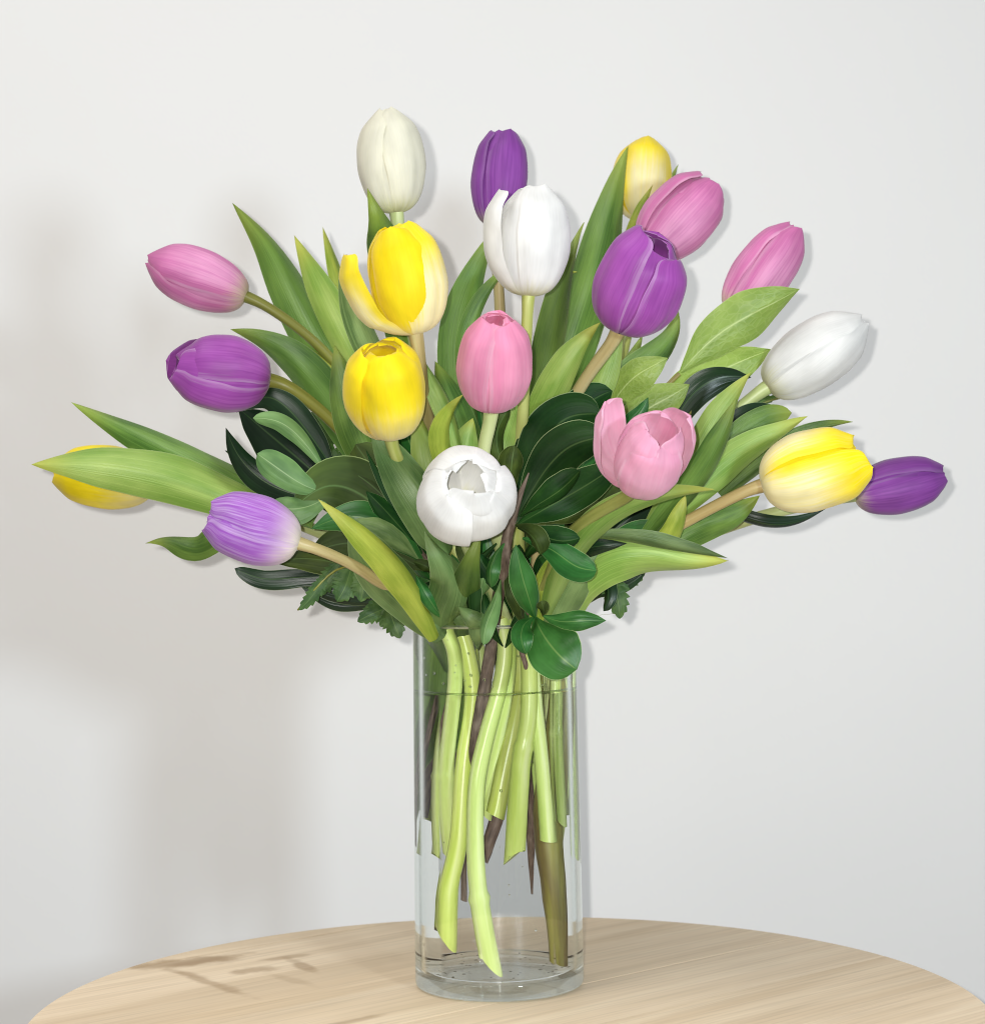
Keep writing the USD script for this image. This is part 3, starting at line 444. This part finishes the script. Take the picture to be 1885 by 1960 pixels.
def TL(key, pts, w, m='tulip_leaf', **k): return leaf(TULIPS[key], pts, w, M[m], **({'kind': 'lance', 'fold': .1 + .2 * ((pts[0][0] * .37) % 1)} | k))
# upper left
TL('J', [(445, 388, 1.37), (505, 460, 1.37), (555, 550, 1.36), (605, 650, 1.34), (680, 770, 1.32), (780, 930, 1.31)], 98, cup=.5, twist=[20, 10, -10, -20])
TL('A', [(563, 450, 1.35), (595, 515, 1.345), (635, 600, 1.335), (680, 690, 1.32), (740, 810, 1.31)], 74, 'light_tulip_leaf', cup=.5, twist=[10, -10, -20])
TL('A', [(617, 433, 1.40), (637, 495, 1.40), (660, 570, 1.39), (700, 690, 1.37)], 40, 'yellow_green_leaf', cup=.3, twist=30)
TL('A', [(703, 360, 1.195), (722, 410, 1.195), (736, 470, 1.215), (752, 560, 1.25), (790, 760, 1.29)], 84, 'tulip_leaf', cup=.5, twist=[20, -5, -10], kind='lance')
TL('I', [(650, 512, 1.31), (672, 580, 1.305), (705, 660, 1.30), (760, 760, 1.29)], 58, 'grey_tulip_leaf', cup=.4, twist=[20, 0])
TL('J', [(441, 630, 1.32), (500, 650, 1.315), (575, 700, 1.30), (640, 780, 1.29), (720, 920, 1.28)], 84, 'tulip_leaf', cup=.45, twist=[-20, 0, 25], wave=.08)
TL('J', [(545, 652, 1.325), (600, 680, 1.322), (660, 735, 1.31), (730, 850, 1.30)], 46, 'yellow_green_leaf', cup=.3, twist=30)
TL('K', [(640, 660, 1.29), (670, 760, 1.27), (700, 850, 1.26), (760, 960, 1.26)], 86, 'tulip_leaf', cup=.5, twist=[10, 15])
TL('N', [(712, 815, 1.222), (752, 880, 1.208), (805, 960, 1.206), (858, 1060, 1.225)], 96, 'grey_tulip_leaf', cup=.4, twist=[0, 15], kind='blade')
# far left
TL('L', [(135, 769, 1.33), (230, 815, 1.325), (340, 868, 1.315), (450, 925, 1.30), (600, 1000, 1.29)], 74, 'tulip_leaf', cup=.45, twist=[20, 15, -15])
TL('L', [(60, 889, 1.28), (160, 888, 1.285), (290, 905, 1.29), (400, 940, 1.29), (520, 985, 1.29)], 104, 'light_tulip_leaf', cup=.45, twist=[15, 5, 0])
TL('M', [(278, 1040, 1.30), (320, 1032, 1.30), (372, 1046, 1.295), (420, 1025, 1.285), (520, 1010, 1.28)], 54, 'tulip_leaf', cup=.3, wave=.35, twist=[40, 10, 20])
# centre left and below
TL('M', [(608, 955, 1.175), (670, 1005, 1.18), (745, 1080, 1.20), (795, 1150, 1.23), (835, 1225, 1.255)], 60, 'yellow_green_leaf', cup=.3, twist=[20, 20])
TL('M', [(668, 985, 1.205), (708, 1066, 1.215), (772, 1136, 1.235), (850, 1220, 1.262)], 104, 'grey_tulip_leaf', cup=.45, twist=[-10, 0, 10])
TL('Q', [(812, 1015, 1.205), (840, 1060, 1.205), (866, 1115, 1.215), (850, 1180, 1.245), (854, 1235, 1.28), (860, 1290, 1.30)], 92, 'grey_tulip_leaf', cup=.4, wave=.3, twist=[30, 10, -10], kind='blade')
TL('Q', [(920, 1020, 1.2), (900, 1080, 1.2), (890, 1150, 1.235), (890, 1230, 1.285), (892, 1300, 1.305)], 70, 'tulip_leaf', cup=.3, wave=.2, twist=[0, 20], kind='blade')
TL('K', [(822, 1540, 1.31), (830, 1440, 1.308), (846, 1340, 1.305), (852, 1240, 1.30), (846, 1180, 1.295), (830, 1120, 1.29)], 122, 'tulip_leaf', cup=.35, twist=[0, 10], kind='lance')
TL('O', [(886, 755, 1.185), (860, 795, 1.19), (850, 840, 1.20), (870, 930, 1.23)], 52, 'yellow_green_leaf', cup=.5, twist=[40, 20])
TL('O', [(797, 668, 1.215), (818, 705, 1.215), (850, 770, 1.215), (880, 870, 1.22)], 46, 'light_tulip_leaf', cup=.5, twist=[40, 20])
TL('O', [(832, 690, 1.28), (860, 760, 1.27), (890, 850, 1.26), (930, 960, 1.26)], 84, 'tulip_leaf', cup=.5, twist=[0, 10])
TL('O', [(1000, 690, 1.26), (985, 760, 1.25), (960, 850, 1.24), (950, 960, 1.25)], 74, 'light_tulip_leaf', cup=.5, twist=[0, -20])
TL('N', [(795, 780, 1.24), (810, 840, 1.235), (830, 920, 1.235), (880, 1030, 1.245)], 66, 'light_tulip_leaf', cup=.5, twist=[20, -10])
TL('O', [(905, 800, 1.225), (890, 860, 1.225), (900, 940, 1.23)], 64, 'light_tulip_leaf', cup=.5, twist=[0, 10])
TL('B', [(770, 640, 1.36), (790, 740, 1.35), (830, 860, 1.33), (880, 1000, 1.32)], 80, 'tulip_leaf', cup=.4)
# top centre
TL('B', [(950, 432, 1.33), (925, 490, 1.33), (895, 570, 1.325), (880, 660, 1.315), (890, 780, 1.30), (920, 920, 1.30)], 84, 'tulip_leaf', cup=.4, twist=[25, 5, 0])
TL('C', [(975, 505, 1.29), (935, 555, 1.295), (905, 620, 1.295), (895, 700, 1.29), (910, 820, 1.28)], 44, 'tulip_leaf', cup=.5, twist=[30, 20])
TL('C', [(1118, 425, 1.30), (1097, 490, 1.30), (1072, 570, 1.295), (1052, 660, 1.29), (1030, 780, 1.285), (1010, 930, 1.285)], 66, 'tulip_leaf', cup=.4, twist=[50, 15, 0, 10])
TL('C', [(1105, 520, 1.34), (1080, 526, 1.34), (1050, 560, 1.335)], 14, 'yellow_green_leaf', twist=20, nv=16)
TL('D', [(1202, 278, 1.385), (1180, 350, 1.38), (1155, 450, 1.37), (1125, 560, 1.36), (1080, 700, 1.34), (1030, 900, 1.32)], 100, 'tulip_leaf', cup=.45, twist=[10, 0, -10, 0])
TL('D', [(1249, 353, 1.395), (1236, 385, 1.395), (1220, 425, 1.395), (1190, 520, 1.385)], 30, 'yellow_green_leaf', cup=.6, twist=[40, 30])
TL('D', [(1298, 314, 1.44), (1287, 345, 1.44), (1262, 420, 1.43), (1220, 540, 1.40)], 40, 'tulip_leaf', cup=.4, twist=35)
TL('F', [(1148, 617, 1.235), (1105, 670, 1.235), (1065, 735, 1.24), (1030, 810, 1.25), (1005, 920, 1.26)], 74, 'light_tulip_leaf', cup=.5, twist=[25, 5, 0])
TL('F', [(1192, 618, 1.26), (1172, 670, 1.26), (1150, 735, 1.26), (1110, 830, 1.265)], 56, 'light_tulip_leaf', cup=.5, twist=[0, -15])
TL('E', [(1296, 588, 1.31), (1290, 630, 1.31), (1255, 680, 1.305), (1190, 740, 1.30), (1100, 880, 1.29)], 72, 'tulip_leaf', cup=.4, twist=[10, 0])
TL('E', [(1230, 640, 1.33), (1205, 700, 1.325), (1160, 780, 1.32), (1090, 900, 1.31)], 50, 'tulip_leaf', cup=.5, twist=[10, 40])
# right
TL('H', [(1438, 712, 1.25), (1400, 765, 1.25), (1362, 830, 1.25), (1325, 900, 1.25), (1240, 1020, 1.26)], 76, 'light_tulip_leaf', cup=.5, twist=[35, 10, 0])
TL('P', [(1410, 760, 1.215), (1392, 810, 1.215), (1365, 870, 1.22), (1320, 940, 1.23), (1230, 1040, 1.25)], 62, 'tulip_leaf', cup=.5, twist=[20, 25])
TL('R', [(1545, 797, 1.27), (1485, 830, 1.27), (1410, 872, 1.268), (1340, 930, 1.265), (1230, 1030, 1.265)], 72, 'light_tulip_leaf', cup=.45, twist=[25, 0, 10])
TL('R', [(1632, 807, 1.30), (1580, 818, 1.30), (1500, 860, 1.30), (1380, 950, 1.30)], 46, 'tulip_leaf', cup=.4, twist=[45, 20])
TL('R', [(1455, 948, 1.262), (1405, 985, 1.265), (1340, 1010, 1.27), (1240, 1070, 1.275)], 70, 'tulip_leaf', cup=.4, twist=[15, 0])
TL('P', [(1366, 937, 1.155), (1295, 945, 1.165), (1215, 962, 1.175), (1140, 1005, 1.19), (1080, 1090, 1.22), (1045, 1180, 1.25)], 62, 'light_tulip_leaf', cup=.5, twist=[40, 10, 15], wave=.1)
TL('R', [(1312, 948, 1.225), (1300, 985, 1.225), (1280, 1030, 1.23), (1220, 1090, 1.245)], 46, 'yellow_green_leaf', cup=.4, twist=[10, 20], kind='blade')
TL('S', [(1394, 1073, 1.225), (1320, 1075, 1.225), (1240, 1062, 1.225), (1160, 1075, 1.23), (1090, 1140, 1.25), (1065, 1230, 1.27)], 104, 'light_tulip_leaf', cup=.55, twist=[25, 0, -20], wave=.22)
TL('S', [(1392, 1068, 1.222), (1300, 1050, 1.215), (1210, 1030, 1.21), (1135, 1025, 1.215)], 40, 'grey_tulip_leaf', cup=.4, twist=[50, 35], wave=.1)
TL('P', [(1150, 1045, 1.235), (1110, 1090, 1.235), (1075, 1140, 1.245), (1045, 1220, 1.262)], 96, 'grey_tulip_leaf', cup=.4, wave=.15, kind='blade')
TL('P', [(1075, 1050, 1.225), (1055, 1100, 1.235), (1035, 1160, 1.25), (1025, 1230, 1.262)], 56, 'yellow_green_leaf', cup=.4, twist=[20, 10], kind='blade')
TL('G', [(1105, 1230, 1.31), (1098, 1330, 1.305), (1092, 1420, 1.305), (1080, 1530, 1.305)], 40, 'tulip_leaf', cup=.3, kind='blade')

rs = np.random.RandomState(23)
for k in range(20):
    a = math.radians(rs.uniform(-62, 66)); ln = rs.uniform(330, 560) * (1 - .25 * abs(math.sin(a))); b = a * .55
    ex, ey = 955 + math.sin(a) * ln, 1190 - math.cos(a) * ln; mx, my = 955 + math.sin(b) * ln * .55, 1190 - math.cos(b) * ln * .55; dd = rs.uniform(1.31, 1.37)
    TL('BDEGJLAK'[k % 8], [(ex, ey, dd), ((ex + mx) / 2 + rs.uniform(-14, 14), (ey + my) / 2, dd), (mx, my, dd - .02), (955 + math.sin(b) * 90, 1120, 1.315)], rs.uniform(46, 80), ['tulip_leaf', 'tulip_leaf', 'grey_tulip_leaf', 'light_tulip_leaf'][k % 4], cup=rs.uniform(.3, .7), twist=[rs.uniform(-50, 50), rs.uniform(-20, 20), 0], wave=rs.uniform(0, .15))

# ------------------------------------------------------------------ woody greenery
def branch(name, label, cat, path, rpx, m='bark', foot=None, lump=.16, group=None):
    P = [at(*p) for p in path]; t = thing(name, label, cat, P[-1] if foot is None else foot, group)
    C = spline(P, 60); d = 1.28
    r = np.interp(np.linspace(0, 1, 60), np.linspace(0, 1, len(rpx)), [size(x, d) for x in rpx])
    r = r * (1 + .10 * np.clip(noise1(np.arange(60) * .55, len(label)), 0, 1))
    C = inside(C, r)
    mm, uv = tube(C, r, 14, lump=lump, seed=len(label), cut=.3); obj('twig', mm, M[m], t, True, uv)
    return t
def L_(t, pts, w, m='dark_leaf', **k): return leaf(t, pts, w, M[m], **({'kind': 'oval', 'rib': True, 'cup': .25} | k))

b1 = branch('leafy_branch', 'brown knotty twig in the centre with dark rounded leaves fanning to its right', 'branch',
            [(1012, 905, 1.20), (990, 960, 1.205), (972, 1020, 1.215), (962, 1090, 1.225), (948, 1180, 1.25), (930, 1300, 1.262), (914, 1400, 1.268), (906, 1470, 1.275), (900, 1540, 1.29)], [1.5, 9, 11, 11, 11, 12, 13, 12, 11], lump=.10)
L_(b1, [(1150, 792, 1.235), (1085, 800, 1.235), (1030, 870, 1.225), (990, 985, 1.215)], 108, cup=.35, twist=[15, 0, 0])
L_(b1, [(1158, 835, 1.215), (1090, 855, 1.215), (1030, 920, 1.21), (985, 1000, 1.21)], 94, cup=.3, twist=[10, 5])
L_(b1, [(1195, 880, 1.205), (1120, 930, 1.20), (1050, 970, 1.20), (990, 1005, 1.21)], 78, kind='ellip', cup=.25)
L_(b1, [(1172, 748, 1.25), (1130, 768, 1.25), (1080, 830, 1.24), (1010, 960, 1.225)], 84, cup=.3, twist=20)
L_(b1, [(1075, 775, 1.24), (1035, 820, 1.235), (1000, 900, 1.225), (982, 980, 1.215)], 78, cup=.4, twist=-15)
L_(b1, [(1170, 800, 1.225), (1120, 860, 1.222), (1060, 930, 1.215), (992, 1000, 1.212)], 50, 'glossy_leaf', cup=.5, twist=30, kind='ellip')
L_(b1, [(1150, 960, 1.21), (1100, 975, 1.208), (1040, 985, 1.208), (990, 1005, 1.212)], 52, 'olive_leaf', cup=.4, kind='ellip')
L_(b1, [(1110, 900, 1.19), (1075, 935, 1.19), (1030, 965, 1.195), (995, 990, 1.205)], 60, 'dark_leaf', cup=.5, twist=[40, 20])
L_(b1, [(975, 775, 1.215), (962, 800, 1.215), (950, 835, 1.22), (975, 930, 1.225)], 46, 'olive_leaf', cup=.7, twist=20)
L_(b1, [(985, 852, 1.195), (980, 880, 1.195), (978, 915, 1.20), (985, 960, 1.21)], 54, 'olive_leaf', cup=.6, twist=10)
L_(b1, [(1035, 1062, 1.19), (1025, 1035, 1.185), (1005, 1015, 1.195), (985, 1005, 1.205)], 48, 'olive_leaf', cup=.7, twist=30)
L_(b1, [(1110, 1030, 1.195), (1075, 1035, 1.195), (1035, 1025, 1.20), (990, 1010, 1.21)], 52, 'dark_leaf', cup=.5, twist=20)
L_(b1, [(1142, 1092, 1.18), (1105, 1085, 1.185), (1060, 1055, 1.195), (1000, 1030, 1.21)], 64, 'glossy_leaf', cup=.35)
L_(b1, [(940, 1125, 1.21), (938, 1095, 1.205), (950, 1060, 1.21), (968, 1035, 1.215)], 34, 'glossy_leaf', cup=.6, twist=30)
L_(b1, [(915, 1060, 1.22), (925, 1080, 1.22), (945, 1110, 1.222), (960, 1150, 1.23)], 40, 'dark_leaf', cup=.5, twist=10)
L_(b1, [(925, 1235, 1.20), (930, 1200, 1.20), (945, 1160, 1.21), (958, 1110, 1.222)], 36, 'pale_back_leaf', cup=.5, twist=[30, 10])
L_(b1, [(905, 1205, 1.235), (898, 1150, 1.23), (905, 1090, 1.225), (950, 1040, 1.22)], 44, 'dark_leaf', cup=.6, twist=[50, 20])

b2 = branch('leafy_branch', 'green sprig hanging low in front of the vase rim with broad glossy leaves', 'branch', [(1040, 1175, 1.225), (1020, 1215, 1.232), (1008, 1290, 1.262), (1000, 1370, 1.285), (1008, 1480, 1.30), (1014, 1560, 1.305), (1016, 1630, 1.305), (1018, 1712, 1.305)], [4, 5, 5, 6, 9, 10, 8, 2], 'bark')
L_(b2, [(1104, 1282, 1.19), (1074, 1258, 1.19), (1044, 1222, 1.20), (1024, 1184, 1.222)], 112, 'glossy_leaf', cup=.2, twist=[0, 0])
L_(b2, [(1006, 1252, 1.195), (998, 1225, 1.195), (1002, 1198, 1.205), (1022, 1182, 1.222)], 46, 'glossy_leaf', cup=.3, twist=[20, 10])
L_(b2, [(1160, 1188, 1.215), (1115, 1188, 1.212), (1075, 1190, 1.215), (1038, 1178, 1.222)], 42, 'glossy_leaf', cup=.3, kind='ellip')
L_(b2, [(987, 1042, 1.195), (996, 1090, 1.198), (1010, 1140, 1.205), (1024, 1184, 1.222)], 56, 'glossy_leaf', cup=.3, kind='ellip', twist=[20, 0])
L_(b2, [(1035, 1150, 1.21), (1040, 1165, 1.212), (1038, 1180, 1.22)], 26, 'olive_leaf', cup=.5, nv=16)

b3 = branch('leafy_branch', 'sprig of blackish glossy leaves with pale undersides on the left under the purple tulip', 'branch', [(640, 905, 1.255), (700, 960, 1.265), (800, 1060, 1.28), (870, 1200, 1.295), (862, 1330, 1.295), (830, 1450, 1.295), (804, 1620, 1.295)], [5, 6, 6, 6, 6, 6, 6], 'bark')
L_(b3, [(452, 790, 1.285), (510, 760, 1.28), (580, 815, 1.27), (645, 910, 1.258)], 62, 'black_leaf', kind='ellip', cup=.4, twist=[30, 0, -10])
L_(b3, [(432, 818, 1.295), (455, 870, 1.29), (520, 930, 1.28), (640, 960, 1.265)], 56, 'black_leaf', kind='ellip', cup=.4, twist=[0, 20])
L_(b3, [(455, 780, 1.30), (520, 835, 1.295), (585, 890, 1.285), (650, 950, 1.27)], 110, 'black_leaf', kind='ellip', cup=.25)
L_(b3, [(430, 862, 1.305), (460, 880, 1.30), (500, 920, 1.29), (600, 960, 1.275)], 40, 'black_leaf', kind='ellip', cup=.4)
L_(b3, [(484, 800, 1.25), (535, 808, 1.248), (585, 850, 1.248), (628, 912, 1.25)], 38, 'pale_back_leaf', cup=.4, twist=[0, 10])
L_(b3, [(492, 868, 1.24), (530, 895, 1.24), (585, 930, 1.243), (635, 945, 1.25)], 62, 'pale_back_leaf', cup=.25)
L_(b3, [(520, 960, 1.24), (560, 975, 1.24), (610, 960, 1.245), (640, 940, 1.25)], 60, 'pale_back_leaf', cup=.25, twist=20)

b4 = branch('leafy_branch', 'broad dull olive leaves in the shade left of the white front tulip', 'branch', [(800, 1050, 1.255), (850, 1120, 1.27), (890, 1210, 1.29), (895, 1330, 1.31), (888, 1500, 1.315), (888, 1725, 1.315)], [5, 6, 6, 6, 6, 6], 'bark')
L_(b4, [(560, 975, 1.245), (630, 930, 1.245), (710, 960, 1.245), (800, 1060, 1.255)], 132, 'olive_leaf', cup=.15, kind='ellip')
L_(b4, [(680, 850, 1.255), (715, 900, 1.25), (760, 970, 1.25), (805, 1055, 1.258)], 104, 'olive_leaf', cup=.2, kind='oval')
L_(b4, [(590, 1060, 1.25), (660, 1040, 1.25), (730, 1050, 1.255), (810, 1090, 1.26)], 92, 'olive_leaf', cup=.2, kind='ellip')
for q, ww, mm_ in (([(596, 1012, 1.238), (690, 990, 1.236), (812, 1078, 1.25)], 74, 'glossy_leaf'), ([(628, 880, 1.25), (712, 930, 1.246), (815, 1052, 1.256)], 76, 'olive_leaf'), ([(748, 838, 1.25), (782, 920, 1.25), (826, 1052, 1.258)], 66, 'olive_leaf'),
                  ([(570, 930, 1.255), (640, 950, 1.252), (740, 1010, 1.255)], 70, 'dark_leaf'), ([(660, 1000, 1.232), (720, 1010, 1.235), (800, 1070, 1.248)], 44, 'grey_tulip_leaf'), ([(700, 940, 1.236), (740, 980, 1.238), (808, 1060, 1.25)], 52, 'dark_leaf')):
    L_(b4, q, ww, mm_, kind='ellip', cup=.35, twist=[15, -10])
L_(b4, [(700, 860, 1.24), (745, 940, 1.24), (790, 1010, 1.245), (815, 1060, 1.255)], 26, 'dark_leaf', cup=.6, kind='ellip', twist=40)

b5 = branch('leafy_branch', 'sprig with blackish narrow leaves lowest on the left, below the lilac tulip', 'branch', [(700, 1125, 1.275), (770, 1150, 1.28), (850, 1200, 1.295), (880, 1330, 1.31), (872, 1450, 1.32), (868, 1560, 1.325)], [4, 5, 5, 5, 5, 5], 'bark')
L_(b5, [(449, 1088, 1.27), (505, 1108, 1.27), (580, 1105, 1.27), (705, 1115, 1.275)], 42, 'black_leaf', kind='oval', cup=.3, twist=15)
L_(b5, [(560, 1095, 1.28), (620, 1125, 1.28), (690, 1140, 1.28), (770, 1150, 1.282)], 46, 'black_leaf', kind='ellip', cup=.3)
L_(b5, [(575, 1122, 1.285), (640, 1150, 1.285), (710, 1150, 1.285), (780, 1155, 1.285)], 40, 'black_leaf', kind='ellip', cup=.3)
L_(b5, [(520, 1075, 1.26), (590, 1070, 1.26), (660, 1085, 1.262), (730, 1125, 1.27)], 54, 'olive_leaf', kind='ellip', cup=.3, twist=15)

b6 = branch('broad_leaf_branch', 'sprig of light green net-veined leaves on the right below the pink tulips', 'branch', [(1300, 715, 1.29), (1255, 760, 1.29), (1190, 850, 1.29), (1110, 1000, 1.29), (1060, 1195, 1.295), (1070, 1340, 1.29), (1044, 1540, 1.285), (1044, 1605, 1.28), (1054, 1680, 1.278), (1062, 1750, 1.278), (1064, 1844, 1.28)], [4, 5, 6, 7, 9, 12, 20, 23, 23, 21, 14], 'wet_bark')
L_(b6, [(1531, 553, 1.285), (1460, 590, 1.28), (1375, 640, 1.28), (1302, 712, 1.285)], 98, 'veined_leaf', kind='ellip', cup=.3, twist=[35, 0, 0], teeth=0)
L_(b6, [(1475, 668, 1.315), (1400, 700, 1.31), (1320, 735, 1.305), (1255, 760, 1.295)], 88, 'veined_leaf', kind='ellip', cup=.2, twist=-10)
L_(b6, [(1278, 685, 1.262), (1240, 705, 1.262), (1200, 735, 1.268), (1165, 785, 1.28)], 72, 'veined_leaf', kind='ellip', cup=.25, twist=-15)
L_(b6, [(1320, 735, 1.28), (1280, 760, 1.28), (1230, 790, 1.282), (1180, 850, 1.285)], 80, 'veined_leaf', kind='ellip', cup=.25)
L_(b6, [(1240, 760, 1.262), (1225, 790, 1.262), (1200, 820, 1.265), (1180, 860, 1.28)], 40, 'glossy_leaf', kind='ellip', cup=.4)

b7 = branch('leafy_branch', 'sprig of black-green leaves on the right between the white and yellow tulips', 'branch', [(1330, 770, 1.30), (1270, 880, 1.295), (1170, 1020, 1.295), (1085, 1190, 1.30), (1075, 1330, 1.31), (1085, 1500, 1.305), (1084, 1584, 1.30), (1103, 1651, 1.30)], [5, 6, 6, 7, 7, 8, 8, 6], 'wet_bark')
L_(b7, [(1438, 722, 1.305), (1385, 722, 1.30), (1330, 750, 1.298), (1270, 850, 1.295)], 62, 'black_leaf', cup=.3, kind='ellip', twist=-10)
L_(b7, [(1516, 790, 1.295), (1465, 800, 1.29), (1400, 845, 1.288), (1300, 930, 1.29)], 56, 'tulip_leaf', cup=.3, kind='oval')
L_(b7, [(1490, 785, 1.305), (1430, 800, 1.30), (1370, 850, 1.298), (1280, 930, 1.295)], 56, 'black_leaf', cup=.3, kind='oval')
L_(b7, [(1582, 973, 1.29), (1520, 1000, 1.285), (1455, 1000, 1.28), (1390, 985, 1.285), (1280, 1010, 1.29)], 34, 'black_leaf', cup=.5, kind='ellip', twist=[40, 30])
L_(b7, [(1310, 900, 1.27), (1260, 940, 1.27), (1200, 990, 1.275), (1140, 1060, 1.28)], 90, 'black_leaf', cup=.3, kind='ellip')
L_(b7, [(1300, 1010, 1.255), (1250, 1020, 1.255), (1190, 1050, 1.26), (1120, 1110, 1.275)], 76, 'glossy_leaf', cup=.3, kind='ellip')
L_(b7, [(1240, 1085, 1.27), (1195, 1110, 1.27), (1140, 1120, 1.275), (1090, 1180, 1.285)], 60, 'black_leaf', cup=.3, kind='ellip')
L_(b7, [(1200, 1040, 1.225), (1150, 1045, 1.225), (1100, 1060, 1.24), (1060, 1110, 1.26)], 40, 'black_leaf', cup=.4, kind='ellip')
L_(b7, [(1155, 1170, 1.245), (1165, 1140, 1.245), (1150, 1100, 1.255), (1110, 1110, 1.27)], 34, 'black_leaf', cup=.6, kind='oval', twist=30)

b8 = branch('leafy_branch', 'dark leafy twig deep inside the bouquet behind the front tulips', 'branch', [(960, 760, 1.30), (950, 900, 1.305), (945, 1060, 1.31), (950, 1200, 1.315), (962, 1340, 1.32), (968, 1470, 1.325), (950, 1570, 1.32), (922, 1645, 1.315)], [4, 5, 6, 8, 10, 13, 15, 13], 'bark')
rs = np.random.RandomState(11)
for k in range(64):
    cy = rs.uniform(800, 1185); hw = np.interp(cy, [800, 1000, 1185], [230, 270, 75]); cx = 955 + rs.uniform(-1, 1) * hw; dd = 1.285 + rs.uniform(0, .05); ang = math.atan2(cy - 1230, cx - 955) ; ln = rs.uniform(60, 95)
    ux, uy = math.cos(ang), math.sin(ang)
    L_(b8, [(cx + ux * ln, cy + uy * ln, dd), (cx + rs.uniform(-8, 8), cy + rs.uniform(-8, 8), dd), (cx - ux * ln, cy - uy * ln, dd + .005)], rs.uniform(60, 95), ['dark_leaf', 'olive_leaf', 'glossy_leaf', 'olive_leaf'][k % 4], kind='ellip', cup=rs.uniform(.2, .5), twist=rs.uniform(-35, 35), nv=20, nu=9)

rs = np.random.RandomState(77)
for k in range(34):
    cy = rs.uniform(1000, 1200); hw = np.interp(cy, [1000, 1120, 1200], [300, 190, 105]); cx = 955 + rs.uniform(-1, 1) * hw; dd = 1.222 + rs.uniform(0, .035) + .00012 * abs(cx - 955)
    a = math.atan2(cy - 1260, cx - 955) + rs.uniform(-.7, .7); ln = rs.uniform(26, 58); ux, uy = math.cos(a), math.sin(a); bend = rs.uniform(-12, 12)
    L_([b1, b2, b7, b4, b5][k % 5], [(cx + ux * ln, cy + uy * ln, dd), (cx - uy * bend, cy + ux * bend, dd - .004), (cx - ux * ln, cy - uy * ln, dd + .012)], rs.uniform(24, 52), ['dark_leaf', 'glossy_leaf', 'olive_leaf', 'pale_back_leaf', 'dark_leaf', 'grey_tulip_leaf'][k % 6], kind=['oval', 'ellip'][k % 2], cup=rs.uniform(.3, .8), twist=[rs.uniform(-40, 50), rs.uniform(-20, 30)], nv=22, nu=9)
# ------------------------------------------------------------------ fern
def frond(label, path, leaflets, m='fern_leaf'):
    P = [at(*p) for p in path]; t = thing('fern_frond', label, 'fern', P[-1])
    mm, uv = tube(spline(P, 30), np.linspace(.0006, .0014, 30), 8); obj('rachis', mm, M['olive_stem'], t, True, uv)
    for pts, w in leaflets: leaf(t, pts, w, M[m], kind='fern', cup=.15, teeth=7, nu=7, name='leaflet', rib=True)
    return t
frond('toothed fern frond dropping below the bouquet just left of the vase rim', [(765, 1215, 1.275), (750, 1180, 1.275), (770, 1150, 1.28), (840, 1200, 1.295), (870, 1300, 1.31)],
      [([(766, 1222, 1.255), (756, 1198, 1.255), (742, 1160, 1.26)], 56), ([(684, 1190, 1.26), (710, 1176, 1.26), (752, 1160, 1.265)], 48), ([(698, 1164, 1.265), (730, 1158, 1.265), (770, 1146, 1.27)], 46), ([(728, 1200, 1.258), (740, 1182, 1.26), (757, 1160, 1.265)], 40)])
frond('pale toothed fern tips drooping under the stem of the lilac tulip', [(570, 1168, 1.255), (610, 1120, 1.25), (660, 1085, 1.255), (760, 1120, 1.27), (860, 1210, 1.30), (868, 1300, 1.32)],
      [([(572, 1168, 1.25), (592, 1148, 1.25), (622, 1105, 1.25)], 34), ([(645, 1152, 1.245), (660, 1125, 1.245), (672, 1088, 1.25)], 64), ([(690, 1152, 1.245), (695, 1125, 1.245), (692, 1088, 1.25)], 60), ([(602, 1138, 1.255), (625, 1115, 1.255), (650, 1080, 1.255)], 46), ([(730, 1150, 1.255), (725, 1120, 1.255), (715, 1095, 1.258)], 50)])
frond('dark toothed fern behind the bent stem of the left purple tulip', [(590, 775, 1.32), (640, 840, 1.31), (720, 950, 1.31), (840, 1120, 1.31), (885, 1280, 1.325)],
      [([(585, 785, 1.315), (605, 810, 1.315), (630, 850, 1.31)], 36), ([(625, 785, 1.32), (632, 815, 1.32), (640, 850, 1.312)], 34), ([(660, 800, 1.32), (655, 835, 1.32), (660, 870, 1.312)], 36), ([(560, 800, 1.32), (600, 840, 1.32), (650, 880, 1.312)], 40), ([(610, 860, 1.30), (640, 880, 1.30), (680, 910, 1.305)], 44)])
frond('dark toothed fern tip low on the right, beside the drooping tulip leaf', [(1182, 1185, 1.27), (1178, 1140, 1.27), (1150, 1110, 1.275), (1095, 1180, 1.29), (1080, 1290, 1.31)],
      [([(1186, 1185, 1.265), (1182, 1150, 1.265), (1165, 1105, 1.27)], 54), ([(1235, 1095, 1.28), (1205, 1105, 1.28), (1165, 1110, 1.275)], 54), ([(1205, 1130, 1.27), (1190, 1122, 1.27), (1160, 1110, 1.272)], 28)])
frond('grey-green fern tips peeping out below the white tulip at the right', [(1490, 762, 1.32), (1430, 785, 1.315), (1340, 860, 1.31), (1180, 1010, 1.31), (1085, 1190, 1.315), (1085, 1290, 1.325)],
      [([(1508, 755, 1.325), (1460, 768, 1.322), (1400, 800, 1.315)], 20), ([(1500, 778, 1.322), (1455, 785, 1.32), (1390, 812, 1.315)], 20), ([(1470, 745, 1.33), (1440, 765, 1.325), (1395, 800, 1.315)], 18)])
frond('small fern tip showing on the right under the yellow tulip', [(1335, 1050, 1.29), (1290, 1040, 1.29), (1200, 1080, 1.295), (1100, 1190, 1.305), (1088, 1280, 1.315)],
      [([(1338, 1049, 1.285), (1315, 1042, 1.285), (1285, 1035, 1.288)], 16), ([(1310, 1060, 1.29), (1290, 1048, 1.29), (1260, 1045, 1.29)], 16)])
